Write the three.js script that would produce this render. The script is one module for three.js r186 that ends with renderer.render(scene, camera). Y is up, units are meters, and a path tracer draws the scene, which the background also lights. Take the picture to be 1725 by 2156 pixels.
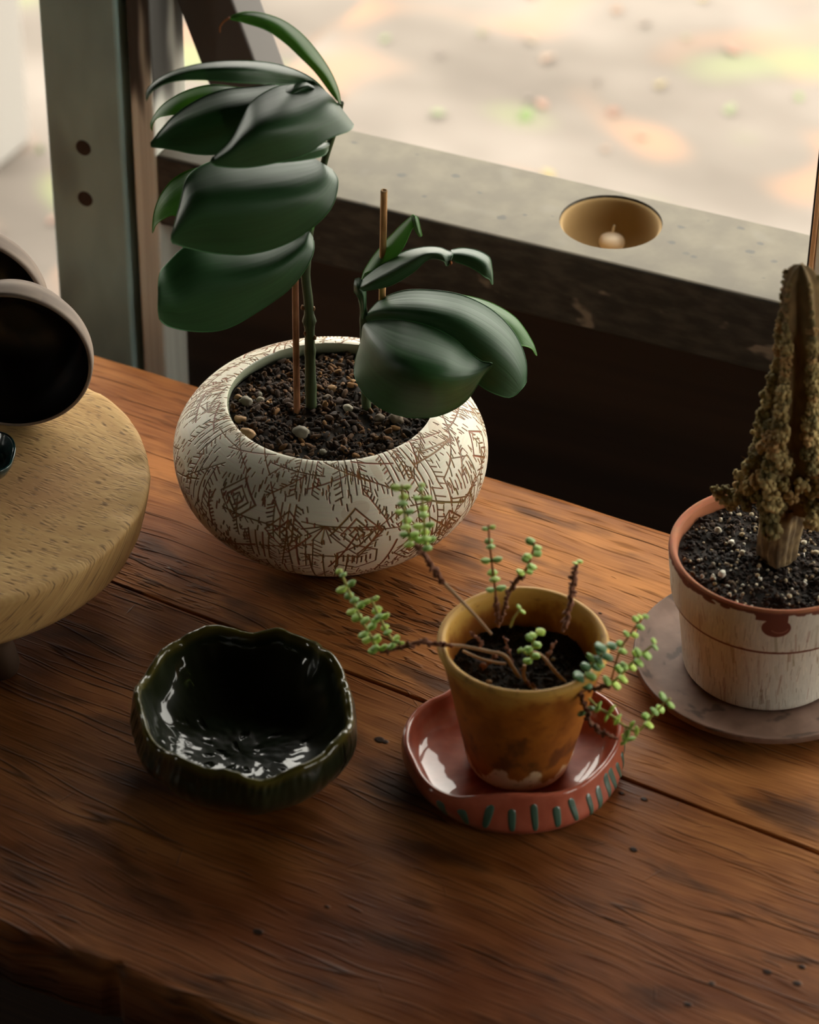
import * as THREE from 'three';
import { ImprovedNoise } from 'three/addons/math/ImprovedNoise.js';
import { RoundedBoxGeometry } from 'three/addons/geometries/RoundedBoxGeometry.js';
import { mergeGeometries, mergeVertices } from 'three/addons/utils/BufferGeometryUtils.js';
import { Brush, Evaluator, SUBTRACTION } from 'three-bvh-csg';

// ------------------------------------------------------------------ camera, light, exposure
const TABLE = 0.75, PX_W = 1725, PX_H = 2156, FOCAL = 6300;
const scene = new THREE.Scene();
const camera = new THREE.PerspectiveCamera((2 * Math.atan(PX_H / 2 / FOCAL) * 180) / Math.PI, PX_W / PX_H, 0.05, 100);
camera.position.set(0.64903, 1.77, 1.18248);
camera.rotation.set(-0.64228, 0.46913, 0.0131, 'YXZ');
camera.focus = 1.63;
camera.updateMatrixWorld(true);
camera.userData.fStop = camera.getFocalLength() / 13;      // a 13 mm wide aperture
scene.background = new THREE.Color(1.0, 0.97, 0.86).multiplyScalar(7.4);   // an even, bright overcast sky
const renderer = new THREE.WebGLRenderer({ antialias: true });
renderer.toneMapping = THREE.LinearToneMapping;
renderer.toneMappingExposure = 1.0;
renderer.shadowMap.enabled = true;
const WINDOW_TOP = 1.13;

// ------------------------------------------------------------------ helpers
const V = (x, y, z) => new THREE.Vector3(x, y, z);
function rng(seed) { let a = seed >>> 0; return () => { a = (a + 0x6d2b79f5) >>> 0; let t = Math.imul(a ^ (a >>> 15), 1 | a); t = (t + Math.imul(t ^ (t >>> 7), 61 | t)) ^ t; return ((t ^ (t >>> 14)) >>> 0) / 4294967296; }; }
const perlin = new ImprovedNoise();
const N = (x, y, z = 0) => perlin.noise(x + 37.3, y + 11.7, z + 5.1);
const fbm = (x, y, z, o = 4) => { let s = 0, a = 1, f = 1; for (let i = 0; i < o; i++) { s += a * N(x * f, y * f, z * f + i * 7.3); a *= 0.5; f *= 2.03; } return s; };
const clamp = THREE.MathUtils.clamp, lerp = THREE.MathUtils.lerp, smooth = THREE.MathUtils.smoothstep;
const used = {};
function numbered(name) { const k = used[name] = (used[name] ?? -1) + 1; return k ? `${name}_${String(k).padStart(3, '0')}` : name; }
function tag(o, label, category, group, kind) { if (label) o.userData.label = label; if (category) o.userData.category = category; if (group) o.userData.group = group; if (kind) o.userData.kind = kind; return o; }
function thing(name, label, category, pos, turn = 0, group) { const o = new THREE.Group(); o.name = numbered(name); o.position.copy(pos); o.rotation.y = turn; scene.add(o); return tag(o, label, category, group); }
function part(name, geo, mat, parent, label) { const m = new THREE.Mesh(geo, mat); m.name = parent === scene ? numbered(name) : name; m.castShadow = m.receiveShadow = true; parent.add(m); if (label) m.userData.label = label; return m; }
function structure(name, geo, mat, pos, turn, label) { const m = part(name, geo, mat, scene, label); m.name = name; m.position.copy(pos); m.rotation.y = turn || 0; m.userData.kind = 'structure'; return m; }

// a point of the picture on a horizontal level, or on the upright plane that faces the camera through a plant's axis (off = metres nearer)
const eye = camera.position;
function ray(px, py) { return V((px - PX_W / 2) / FOCAL, -(py - PX_H / 2) / FOCAL, -1).transformDirection(camera.matrixWorld); }
function level(px, py, y) { const d = ray(px, py); return d.multiplyScalar((y - eye.y) / d.y).add(eye); }
function upright(axis) {
  const n = V(eye.x - axis.x, 0, eye.z - axis.z).normalize();
  return (px, py, off = 0) => { const d = ray(px, py), t = (axis.clone().addScaledVector(n, off).sub(eye).dot(n)) / d.dot(n); return d.multiplyScalar(t).add(eye); };
}

function lathe(profile, seg = 128, fn, tall) {           // profile [[r, y], ...] smoothed; u goes round, v along the profile in metres
  const pts = profile.map((p) => new THREE.Vector2(Math.max(p[0], 1e-5), p[1]));
  const g = new THREE.LatheGeometry(pts, seg, Math.PI);
  const a = g.attributes.position, uv = g.attributes.uv; let len = [0];
  for (let i = 1; i < pts.length; i++) len.push(len[i - 1] + pts[i].distanceTo(pts[i - 1]));
  for (let i = 0; i < a.count; i++) uv.setY(i, tall ? pts[i % pts.length].y / tall : len[i % pts.length] / len[len.length - 1]);
  if (fn) { const v = V(); for (let i = 0; i < a.count; i++) { v.fromBufferAttribute(a, i); fn(v); a.setXYZ(i, v.x, v.y, v.z); } }
  g.computeVertexNormals();
  const n = g.attributes.normal, m = pts.length;        // close the seam
  for (let j = 0; j < m; j++) { const p = V().fromBufferAttribute(n, j).add(V().fromBufferAttribute(n, seg * m + j)).normalize(); n.setXYZ(j, p.x, p.y, p.z); n.setXYZ(seg * m + j, p.x, p.y, p.z); }
  return g;
}
function curveProfile(pts, n) { const c = new THREE.CatmullRomCurve3(pts.map((p) => V(p[0], p[1], 0)), false, 'centripetal'); return c.getSpacedPoints(n).map((p) => [Math.max(p.x, 0), p.y]); }
function grid(nu, nv, fn, closeU) {                    // fn(u, v) -> Vector3
  const p = [], uv = [], ix = [];
  for (let i = 0; i <= nu; i++) for (let j = 0; j <= nv; j++) { const q = fn(i / nu, j / nv); p.push(q.x, q.y, q.z); uv.push(i / nu, j / nv); }
  for (let i = 0; i < nu; i++) for (let j = 0; j < nv; j++) { const a = i * (nv + 1) + j, b = a + nv + 1; ix.push(a, b, a + 1, b, b + 1, a + 1); }
  const g = new THREE.BufferGeometry(); g.setAttribute('position', new THREE.Float32BufferAttribute(p, 3)); g.setAttribute('uv', new THREE.Float32BufferAttribute(uv, 2)); g.setIndex(ix); g.computeVertexNormals();
  if (closeU) { const n = g.attributes.normal; for (let j = 0; j <= nv; j++) { const k = nu * (nv + 1) + j, q = V().fromBufferAttribute(n, j).add(V().fromBufferAttribute(n, k)).normalize(); n.setXYZ(j, q.x, q.y, q.z); n.setXYZ(k, q.x, q.y, q.z); } }
  return g;
}
function tube(points, r0, r1, seg = 8, rings = 0, wob) {   // a tapered, gently uneven stem
  const c = new THREE.CatmullRomCurve3(points, false, 'centripetal'), n = rings || Math.max(8, points.length * 6), f = c.computeFrenetFrames(n);
  const g = grid(n, seg, (u, v) => { const i = Math.round(u * n), a = v * Math.PI * 2, r = lerp(r0, r1, u) * (wob ? wob(u, a) : 1); return c.getPointAt(u).addScaledVector(f.normals[i], Math.cos(a) * r).addScaledVector(f.binormals[i], Math.sin(a) * r); });
  const ends = [0, 1].map((e) => { const k = e ? n : 0; const cap = new THREE.CircleGeometry(1, seg); const p = cap.attributes.position; for (let i = 0; i < p.count; i++) { const q = c.getPointAt(e).addScaledVector(f.normals[k], p.getX(i) * lerp(r0, r1, e)).addScaledVector(f.binormals[k], (e ? 1 : -1) * p.getY(i) * lerp(r0, r1, e)); p.setXYZ(i, q.x, q.y, q.z); } cap.computeVertexNormals(); return cap; });
  return mergeGeometries([g, ...ends]);
}
function blob(r, detail, seed, amp, freq, sx = 1, sy = 1, sz = 1) {   // a lumpy pebble or knob
  let g = new THREE.IcosahedronGeometry(1, detail); g.deleteAttribute('uv'); g.deleteAttribute('normal'); g = mergeVertices(g, 1e-4);
  const p = g.attributes.position, v = V();
  for (let i = 0; i < p.count; i++) { v.fromBufferAttribute(p, i); const k = 1 + amp * fbm(v.x * freq + seed * 3.1, v.y * freq, v.z * freq - seed, 2); p.setXYZ(i, v.x * k * r * sx, v.y * k * r * sy, v.z * k * r * sz); }
  g.computeVertexNormals(); return g;
}
function moved(g, x, y, z, ry = 0, rx = 0, rz = 0, s = 1) { const h = g.clone(); h.applyMatrix4(new THREE.Matrix4().compose(V(x, y, z), new THREE.Quaternion().setFromEuler(new THREE.Euler(rx, ry, rz, 'YXZ')), V(s, s, s))); return h; }

// textures
function tex(w, h, fn, srgb) {                          // fn(x, y) -> [r, g, b] 0..1
  const d = new Uint8Array(w * h * 4);
  for (let y = 0, k = 0; y < h; y++) for (let x = 0; x < w; x++, k += 4) { const c = fn(x / w, y / h); d[k] = clamp(c[0], 0, 1) * 255; d[k + 1] = clamp(c[1], 0, 1) * 255; d[k + 2] = clamp(c[2], 0, 1) * 255; d[k + 3] = 255; }
  return finish(new THREE.DataTexture(d, w, h), srgb);
}
function finish(t, srgb) { t.magFilter = THREE.LinearFilter; t.minFilter = THREE.LinearMipmapLinearFilter; t.generateMipmaps = true; t.wrapS = t.wrapT = THREE.RepeatWrapping; if (srgb) t.colorSpace = THREE.SRGBColorSpace; t.needsUpdate = true; return t; }
function canvasTex(w, h, draw, srgb) { const c = document.createElement('canvas'); c.width = w; c.height = h; const x = c.getContext('2d'); draw(x, w, h); const t = new THREE.CanvasTexture(c); return finish(t, srgb); }
const mix3 = (a, b, t) => [a[0] + (b[0] - a[0]) * t, a[1] + (b[1] - a[1]) * t, a[2] + (b[2] - a[2]) * t];
const hex = (h) => [(h >> 16) / 255, ((h >> 8) & 255) / 255, (h & 255) / 255];
const std = (o) => new THREE.MeshStandardMaterial(o), phys = (o) => new THREE.MeshPhysicalMaterial(o);

// ------------------------------------------------------------------ the setting
const WALL_TURN = 0.0641, WALL_O = V(0, 0, -0.1925);
const wall = (s, y, n) => V(WALL_O.x + s * Math.cos(WALL_TURN) + n * Math.sin(WALL_TURN), y, WALL_O.z - s * Math.sin(WALL_TURN) + n * Math.cos(WALL_TURN));
function wallBox(name, s0, s1, y0, y1, n0, n1, mat, label, r = 0.002) {
  const g = r ? new RoundedBoxGeometry(s1 - s0, y1 - y0, n1 - n0, 2, r) : new THREE.BoxGeometry(s1 - s0, y1 - y0, n1 - n0);
  return structure(name, g, mat, wall((s0 + s1) / 2, (y0 + y1) / 2, (n0 + n1) / 2), WALL_TURN, label);
}
const darkWood = std({ map: tex(256, 256, (u, v) => mix3(hex(0x2a1f18), hex(0x3d2c22), clamp(0.5 + fbm(u * 3, v * 40, 1, 3), 0, 1)), true), roughness: 0.85 });
const plaster = std({ map: tex(256, 256, (u, v) => mix3(hex(0x75675a), hex(0x867766), clamp(0.5 + fbm(u * 6, v * 6, 2, 4), 0, 1)), true), roughness: 0.9 });
const floorMat = std({ map: tex(512, 512, (u, v) => mix3(hex(0x2b2019), hex(0x40301f), clamp(0.5 + fbm(u * 4, v * 60, 3, 3), 0, 1)), true), roughness: 0.75 });
const groundMat = std({ map: tex(1024, 1024, (u, v) => {
  const a = 0.5 + 0.75 * fbm(u * 14, v * 14, 4, 4), b = N(u * 30, v * 30, 8), c = N(u * 22 + 9, v * 22, 3);
  let k = mix3(hex(0x514942), hex(0x746b64), clamp(a, 0, 1)); k = mix3(k, hex(0x8a6650), smooth(b, 0.1, 0.5) * 0.7); return mix3(k, hex(0x6e7850), smooth(c, 0.2, 0.5) * 0.7); }, true), roughness: 0.95 });
const greyPaint = std({ map: tex(256, 512, (u, v) => { const k = mix3(hex(0x98b4b2), hex(0x88a2a0), clamp(0.5 + fbm(u * 2, v * 16, 6, 3), 0, 1)); return mix3(k, hex(0x5c6866), smooth(N(u * 1.5, v * 14, 9), 0.1, 0.6) * 0.5); }, true), roughness: 0.6 });
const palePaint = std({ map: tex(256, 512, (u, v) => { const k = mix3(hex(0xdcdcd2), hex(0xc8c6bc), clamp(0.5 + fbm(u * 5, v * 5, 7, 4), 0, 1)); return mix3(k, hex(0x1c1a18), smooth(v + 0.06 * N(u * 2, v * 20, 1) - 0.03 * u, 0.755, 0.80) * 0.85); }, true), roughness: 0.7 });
const sillDents = [[845, 368, 7], [960, 370, 7], [1058, 458, 8], [893, 413, 5], [1105, 452, 4], [1435, 478, 6], [1560, 480, 6], [1600, 512, 6], [1580, 530, 7], [1415, 510, 6], [1460, 540, 5], [745, 300, 5], [1010, 405, 4], [1630, 550, 5]].map(([px, py, r]) => { const p = level(px, py, 0.84), dx = p.x - WALL_O.x, dz = p.z - WALL_O.z; return [dx * Math.cos(WALL_TURN) - dz * Math.sin(WALL_TURN), dx * Math.sin(WALL_TURN) + dz * Math.cos(WALL_TURN), r / 3300]; });
const dented = (s, n) => sillDents.reduce((a, d) => Math.max(a, smooth(d[2] - Math.hypot((s - d[0]) * 0.75, n - d[1]) * (1 + 0.5 * N(s * 300, n * 300)), -0.0006, 0.0009)), 0);
const sillTopTex = tex(2048, 224, (u, v) => {
  let k = mix3(hex(0x524a3d), hex(0x5d5546), clamp(0.5 + fbm(u * 40, v * 4, 11, 4), 0, 1));
  k = mix3(k, hex(0x3d3a36), Math.max(smooth(N(u * 110, v * 12, 2), 0.6, 0.7) * 0.5, dented(u * 0.8 - 0.22, v * 0.0805 - 0.0805) * 0.8));
  return mix3(k, hex(0x6c665e), smooth(N(u * 40, v * 4, 21), 0.3, 0.7) * 0.3); }, true);
const sillMat = std({ map: sillTopTex, roughness: 0.75 });
const beamFace = std({ map: tex(1024, 128, (u, v) => { let k = mix3(hex(0x444038), hex(0x282520), clamp(0.5 + fbm(u * 40, v * 6, 12, 4), 0, 1)); return mix3(k, hex(0x9a8d7c), 0.75 * smooth(fbm(u * 34, v * 3, 5, 3) - Math.abs(v - 0.3), 0.3, 0.6)); }, true), roughness: 0.75 });

const ground = structure('ground', new THREE.BoxGeometry(30, 0.2, 24, 1, 1, 1), groundMat, V(-1, -0.13, -11), 0);
ground.geometry.attributes.uv.array.forEach((x, i, a) => { a[i] = x * 6; });
structure('floor', new THREE.BoxGeometry(5.4, 0.1, 4.4), floorMat, V(0.2, -0.05, 1.97), WALL_TURN);
wallBox('wall_left', -2.3, -2.15, 0, 2.6, 0, 1.85, plaster, null, 0);
wallBox('wall_left_front', -2.3, -2.15, 0, 2.6, 2.25, 4.2, plaster, null, 0);
wallBox('wall_left_low', -2.3, -2.15, 0, 0.95, 1.85, 2.25, plaster, null, 0);  // the unseen opening above is added to bring fill light into the room
wallBox('wall_left_top', -2.3, -2.15, 2.0, 2.6, 1.85, 2.25, plaster, null, 0);
wallBox('wall_right', 2.6, 2.75, 0, 2.6, 0.76, 4.2, plaster, null, 0);
wallBox('wall_right_corner', 2.6, 2.75, 0, 2.6, 0, 0.1, plaster, null, 0);
wallBox('wall_right_low', 2.6, 2.75, 0, 0.9, 0.1, 0.76, plaster, null, 0);  // unseen opening over this piece, added to brighten right-facing surfaces
wallBox('wall_right_top', 2.6, 2.75, 2.0, 2.6, 0.1, 0.76, plaster, null, 0);
wallBox('wall_front', -2.3, 2.75, 0, 2.6, 4.2, 4.35, plaster, null, 0);
wallBox('ceiling', -2.3, 2.75, 2.6, 2.75, -0.3, 4.35, darkWood, null, 0);
wallBox('wall_back', -0.236, 2.75, 0, 0.79, -0.09, -0.03, darkWood, 'dark boarded wall below the window sill', 0);
wallBox('wall_back_right', 2.45, 2.75, 0.84, 2.6, -0.09, 0, plaster, null, 0).name = 'wall_back_right';
wallBox('wall_back_top', -2.3, 2.75, WINDOW_TOP, 2.6, -0.09, 0, darkWood, null, 0);
wallBox('wall_back_left', -2.3, -1.9, 0, WINDOW_TOP, -0.09, 0, plaster, null, 0);

// the sill beam with its round hole
{
  const ev = new Evaluator(), s0 = -0.22, s1 = 2.5, y0 = 0.79, y1 = 0.84, w = 0.0805;
  const beamGeo = new RoundedBoxGeometry(s1 - s0, y1 - y0, w, 3, 0.0025, 4);
  const p = beamGeo.attributes.position, uv = beamGeo.attributes.uv, nn = beamGeo.attributes.normal;
  for (let i = 0; i < p.count; i++) uv.setXY(i, (p.getX(i) + (s1 - s0) / 2) / 0.8, Math.abs(nn.getY(i)) > 0.5 ? p.getZ(i) / w + 0.5 : p.getY(i) / (y1 - y0) + 0.5);
  const mats = [beamFace, beamFace, sillMat, beamFace, beamFace, beamFace];
  const b = new Brush(beamGeo, mats), c = new Brush(new THREE.CylinderGeometry(0.0312, 0.0285, 0.04, 48), beamFace);
  b.position.copy(wall((s0 + s1) / 2, (y0 + y1) / 2, -w / 2)); b.rotation.y = WALL_TURN; b.updateMatrixWorld();
  c.position.set(0.0602, 0.8245, -0.2402); c.updateMatrixWorld();
  const r = ev.evaluate(b, c, SUBTRACTION);
  const o = structure('window_sill', r.geometry, r.material, b.position, WALL_TURN, 'weathered pale grey window sill beam with a round hole cut in it');
}
// post: grey board, shadow gap, pale timber with its reveal; brace; right jamb
const postMat = greyPaint;
wallBox('trim_1', -0.2955, -0.2415, 0, WINDOW_TOP, -0.05, 0.002, postMat, 'grey painted board with two dark bolt holes', 0.003);
wallBox('trim_2', -0.2415, -0.236, 0, WINDOW_TOP, -0.055, -0.02, darkWood, 'dark shadow gap strip between the grey board and the pale post', 0.001);
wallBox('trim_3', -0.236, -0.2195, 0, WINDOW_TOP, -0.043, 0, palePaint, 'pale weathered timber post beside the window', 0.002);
for (const [s, y] of [[-0.2695, 0.8345], [-0.2705, 0.7975]]) {
  const h = part('bolt_recess', new THREE.CylinderGeometry(0.0052, 0.0052, 0.004, 20), darkWood, scene.getObjectByName('trim_1'));
  h.rotation.x = Math.PI / 2; h.position.set(s + 0.2685, y - WINDOW_TOP / 2, 0.0245);
}
{
  const A = wall(-0.245, 1.06, -0.045), B = wall(-0.147, 0.8, -0.045), L = A.distanceTo(B);
  const m = structure('trim_4', new RoundedBoxGeometry(0.0385, L, 0.03, 2, 0.002), std({ color: 0x4a4542, roughness: 0.7 }), A.clone().add(B).multiplyScalar(0.5), 0, 'dark diagonal timber brace running from the post to the sill');
  m.rotation.set(0, WALL_TURN, Math.atan2(0.098, 0.26), 'YXZ');
}
{
  const t = tag(thing('window_1', 'pale window jamb with a thin wooden bead at the right edge', null, wall(0.1932, 0.84, -0.02), WALL_TURN), null, null, null, 'structure');
  const h = WINDOW_TOP - 0.84;
  part('frame_edge', moved(new THREE.BoxGeometry(0.0012, h, 0.012), 0.0002, h / 2, 0), std({ color: 0x2c2823, roughness: 0.7 }), t);
  part('wooden_bead', moved(new RoundedBoxGeometry(0.0026, h, 0.014, 2, 0.0006), 0.0022, h / 2, 0), std({ color: 0xf0bc88, roughness: 0.6 }), t);
  part('jamb', moved(new RoundedBoxGeometry(0.03, h, 0.012, 2, 0.001), 0.0188, h / 2, 0), std({ color: 0xf2f0ea, roughness: 0.5 }), t);
}

// ------------------------------------------------------------------ outside: leaf litter and a post
{
  const leafGeo = grid(4, 4, (u, v) => V((u - 0.5) * 0.05, 0.006 * Math.sin(u * 3) + 0.004 * Math.cos(v * 4), (v - 0.5) * 0.035 * Math.sin(Math.PI * clamp(u, 0.08, 0.95))));
  const r = rng(5), n = 900, im = new THREE.InstancedMesh(leafGeo, std({ color: 0xffffff, roughness: 0.8, side: THREE.DoubleSide }), n);
  const cols = [0x7c6555, 0x746858, 0x827348, 0x6a7252, 0x65744a, 0x7c5e50, 0x645a53], m = new THREE.Matrix4();
  for (let i = 0; i < n; i++) { m.compose(V(-2.6 + r() * 4, -0.027, -0.7 - r() * 2.6), new THREE.Quaternion().setFromEuler(new THREE.Euler(r() * 0.4, r() * 6.3, r() * 0.4)), V(1, 1, 1).multiplyScalar(0.2 + 0.3 * r())); im.setMatrixAt(i, m); im.setColorAt(i, new THREE.Color(cols[Math.floor(r() * cols.length)])); }
  im.name = 'fallen_leaves'; scene.add(im); tag(im, 'scattered dry and green leaves on the pale ground outside', 'leaf litter', null, 'stuff');
  const gp = thing('garden_post', 'grey timber post standing outside at the far left', 'post', level(8, 330, -0.03));
  part('post_shaft', moved(new RoundedBoxGeometry(0.09, 1.6, 0.09, 2, 0.006), -0.035, 0.8, 0), std({ color: 0x8a8580, roughness: 0.8 }), gp);
}

// ------------------------------------------------------------------ table
const TX0 = -0.42, TXW = 0.86, TZ0 = -0.1, TZW = 0.47;      // the stretch that the wood texture covers once
const wood = (() => {
  const W = 2048, H = 1400, col = new Uint8Array(W * H * 4), bmp = new Uint8Array(W * H * 4), rgh = new Uint8Array(W * H * 4);
  const lines = new Float32Array(W * H), r = rng(77);
  const holes = [[545, 1958, 8], [1310, 1667, 5], [1358, 1679, 6], [1335, 1785, 7], [1617, 2042, 7], [1680, 2066, 7], [1690, 2030, 6], [1450, 2110, 6], [1500, 2066, 5], [800, 1553, 9], [812, 1557, 6], [1265, 1287, 3], [690, 1905, 4]].map(([px, py, s]) => { const p = level(px, py, TABLE); return [p.x, p.z, s / 4150]; });
  const stroke = (x, y, a, len, w, d) => { for (let i = 0; i < len; i++) { const px = x + Math.cos(a) * i, py = y + Math.sin(a) * i + 3 * N(i * 0.02, y); for (let k = -2; k <= 2; k++) { const ix = px | 0, iy = (py | 0) + k; if (ix >= 0 && ix < W && iy >= 0 && iy < H) lines[iy * W + ix] = Math.max(lines[iy * W + ix], d * clamp(w - Math.abs(k + (py | 0) - py), 0, 1) * Math.min(1, 4 * i / len, 4 * (len - i) / len)); } } };
  for (let i = 0; i < 260; i++) stroke(r() * W, r() * H, (r() - 0.5) * 0.12 + 0.03, 20 + r() * r() * 320, 0.8 + r() * 1.2, 0.4 + r() * 0.6);
  for (let i = 0; i < 120; i++) stroke(r() * W, r() * H, r() * 3.14, 8 + r() * 50, 0.7 + r() * 0.5, 0.3 + r() * 0.4);
  for (let y = 0, k = 0, q = 0; y < H; y++) for (let x = 0; x < W; x++, k += 4, q++) {
    const X = TX0 + (x / W) * TXW, ZZ = TZ0 + (y / H) * TZW, Z = ZZ - 0.048 * X;            // the grain runs a little askew
    const warp = 0.010 * N(X * 5, Z * 9, 1) + 0.003 * N(X * 22, Z * 30, 2);
    const z = Z + warp;
    const ring = N(X * 2.2, z * 70, 3), g1 = N(X * 9, z * 210, 4), g2 = N(X * 26, z * 800, 5), pore = N(X * 34, z * 560, 6);
    const patch = 0.7 * fbm(X * 7, Z * 15, 7, 4) + 0.5 * fbm(X * 22, Z * 48, 17, 3), crack = smooth(1 - Math.abs(N(X * 5, z * 75, 19)) * 1.0, 0.955, 1) * smooth(N(X * 9, Z * 20, 23), -0.1, 0.3), red = N(X * 4, Z * 10, 8), dirt = fbm(X * 16, Z * 44, 9, 4);
    let t = clamp(0.52 + 0.16 * ring + 0.13 * g1 + 0.2 * g2 + 0.5 * patch + (ZZ < 0.104 + 0.0487 * X ? 0.16 : -0.06), 0, 1);  // back plank lightened, front one darkened: window light falloff put into the colour
    let c = mix3(hex(0x5e3010), hex(0xc2824a), t);
    c = mix3(c, hex(0x5a2a1c), clamp(0.1 + red * 0.7, 0, 0.5));
    c = mix3(c, hex(0x2a170d), smooth(pore, 0.25, 0.6) * 0.26);
    c = mix3(c, hex(0x24150e), smooth(dirt, 0.1, 0.9) * 0.5);
    c = mix3(c, hex(0x20110a), Math.max(lines[q] * 0.6, crack * 0.45));
    const chip = smooth(fbm(X * 55, Z * 260, 12, 3), 0.05, 0.5) * Math.max(smooth(0.045 - Math.hypot((X - 0.075) * 0.8, (ZZ - 0.055) * 1.2), -0.02, 0.02), smooth(0.05 - Math.hypot(X + 0.075, (ZZ - 0.085) * 2.2), -0.02, 0.02));
    const pit = holes.reduce((a, [hx, hz, hr]) => Math.abs(X - hx) < 0.006 && Math.abs(ZZ - hz) < 0.006 ? Math.max(a, smooth(hr - Math.hypot((X - hx) * 0.8, ZZ - hz), -0.0005, 0.0007)) : a, 0);
    c = mix3(c, hex(0x1d120c), Math.max(chip * 0.4, pit * 0.85));
    for (let j = 0; j < 3; j++) { col[k + j] = clamp(c[j], 0, 1) * 255; }
    const h = clamp(0.7 + 0.05 * g1 + 0.06 * g2 - 0.2 * smooth(pore, 0.2, 0.6) - 0.6 * lines[q] - 0.4 * crack - 0.7 * chip - 0.6 * pit + 0.12 * N(X * 50, Z * 110, 14), 0, 1);
    bmp[k] = bmp[k + 1] = bmp[k + 2] = h * 255;
    const ro = clamp(0.5 + 0.18 * patch + 0.2 * smooth(pore, 0.2, 0.5) - 0.1 * red, 0.2, 1);
    rgh[k] = rgh[k + 1] = rgh[k + 2] = ro * 255;
    col[k + 3] = bmp[k + 3] = rgh[k + 3] = 255;
  }
  const mk = (d, s) => finish(new THREE.DataTexture(d, W, H), s);
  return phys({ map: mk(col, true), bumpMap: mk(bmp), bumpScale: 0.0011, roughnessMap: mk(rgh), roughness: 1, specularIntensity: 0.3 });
})();
{
  const t = thing('wooden_table', 'old worn brown wooden table with a long crack between its planks', 'table', V(0, 0, 0));
  const X0 = -0.85, X1 = 0.9, TH = 0.035, joint = (x) => 0.104 + 0.0487 * x;
  const plank = (zb, zf, seed, rb, rf) => {
    const nx = 420, prof = [];
    // across: bottom back, up the back edge, over the top, down the front edge, bottom front
    const nt = 70;
    for (let i = 0; i <= 8; i++) { const a = (i / 8) * Math.PI / 2; prof.push([0, rb * (1 - Math.cos(a)) , -rb * (1 - Math.sin(a))]); }
    for (let i = 1; i < nt; i++) prof.push([i / nt, 0, 0]);
    for (let i = 8; i >= 0; i--) { const a = (i / 8) * Math.PI / 2; prof.push([1, -rf * (1 - Math.cos(a)), -rf * (1 - Math.sin(a))]); }
    const rows = [[0, 0, -TH], ...prof, [1, 0, -TH], [0, 0, -TH]];
    const g = grid(nx, rows.length - 1, (u, v) => {
      const x = lerp(X0, X1, u), R = rows[Math.round(v * (rows.length - 1))];
      const b = zb(x), f = zf(x), z = R[0] === 0 ? b + R[1] : R[0] === 1 ? f + R[1] : lerp(b + rb, f - rf, R[0]);
      const top = R[2] > -0.001 ? 1 : 0;
      const y = TABLE + R[2] + top * (0.0007 * fbm(x * 7, z * 16, seed, 2) - 0.0006);
      return V(x, y, z);
    });
    const p = g.attributes.position, uv = g.attributes.uv;
    for (let i = 0; i < p.count; i++) uv.setXY(i, (p.getX(i) - TX0) / TXW, (p.getZ(i) - TZ0 + (p.getY(i) - TABLE) * 0.9) / TZW);
    return g;
  };
  const wav = (x, s, a) => a * fbm(x * 14, s, 0.5, 4);
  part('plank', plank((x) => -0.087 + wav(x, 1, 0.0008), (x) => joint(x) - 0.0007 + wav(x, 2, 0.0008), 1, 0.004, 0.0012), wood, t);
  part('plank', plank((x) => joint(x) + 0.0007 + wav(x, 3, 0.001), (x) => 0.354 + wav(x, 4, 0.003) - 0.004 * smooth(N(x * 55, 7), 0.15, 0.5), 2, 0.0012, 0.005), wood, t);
  part('apron', new RoundedBoxGeometry(1.6, 0.08, 0.022, 2, 0.002).translate(0.02, TABLE - 0.075, -0.06), darkWood, t);
  part('apron', new RoundedBoxGeometry(1.6, 0.08, 0.022, 2, 0.002).translate(0.02, TABLE - 0.075, 0.32), darkWood, t);
  for (const x of [-0.78, 0.83]) for (const z of [-0.05, 0.31]) part('leg', new RoundedBoxGeometry(0.06, TABLE - 0.035, 0.06, 2, 0.004).translate(x, (TABLE - 0.035) / 2, z), darkWood, t);
}

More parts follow.
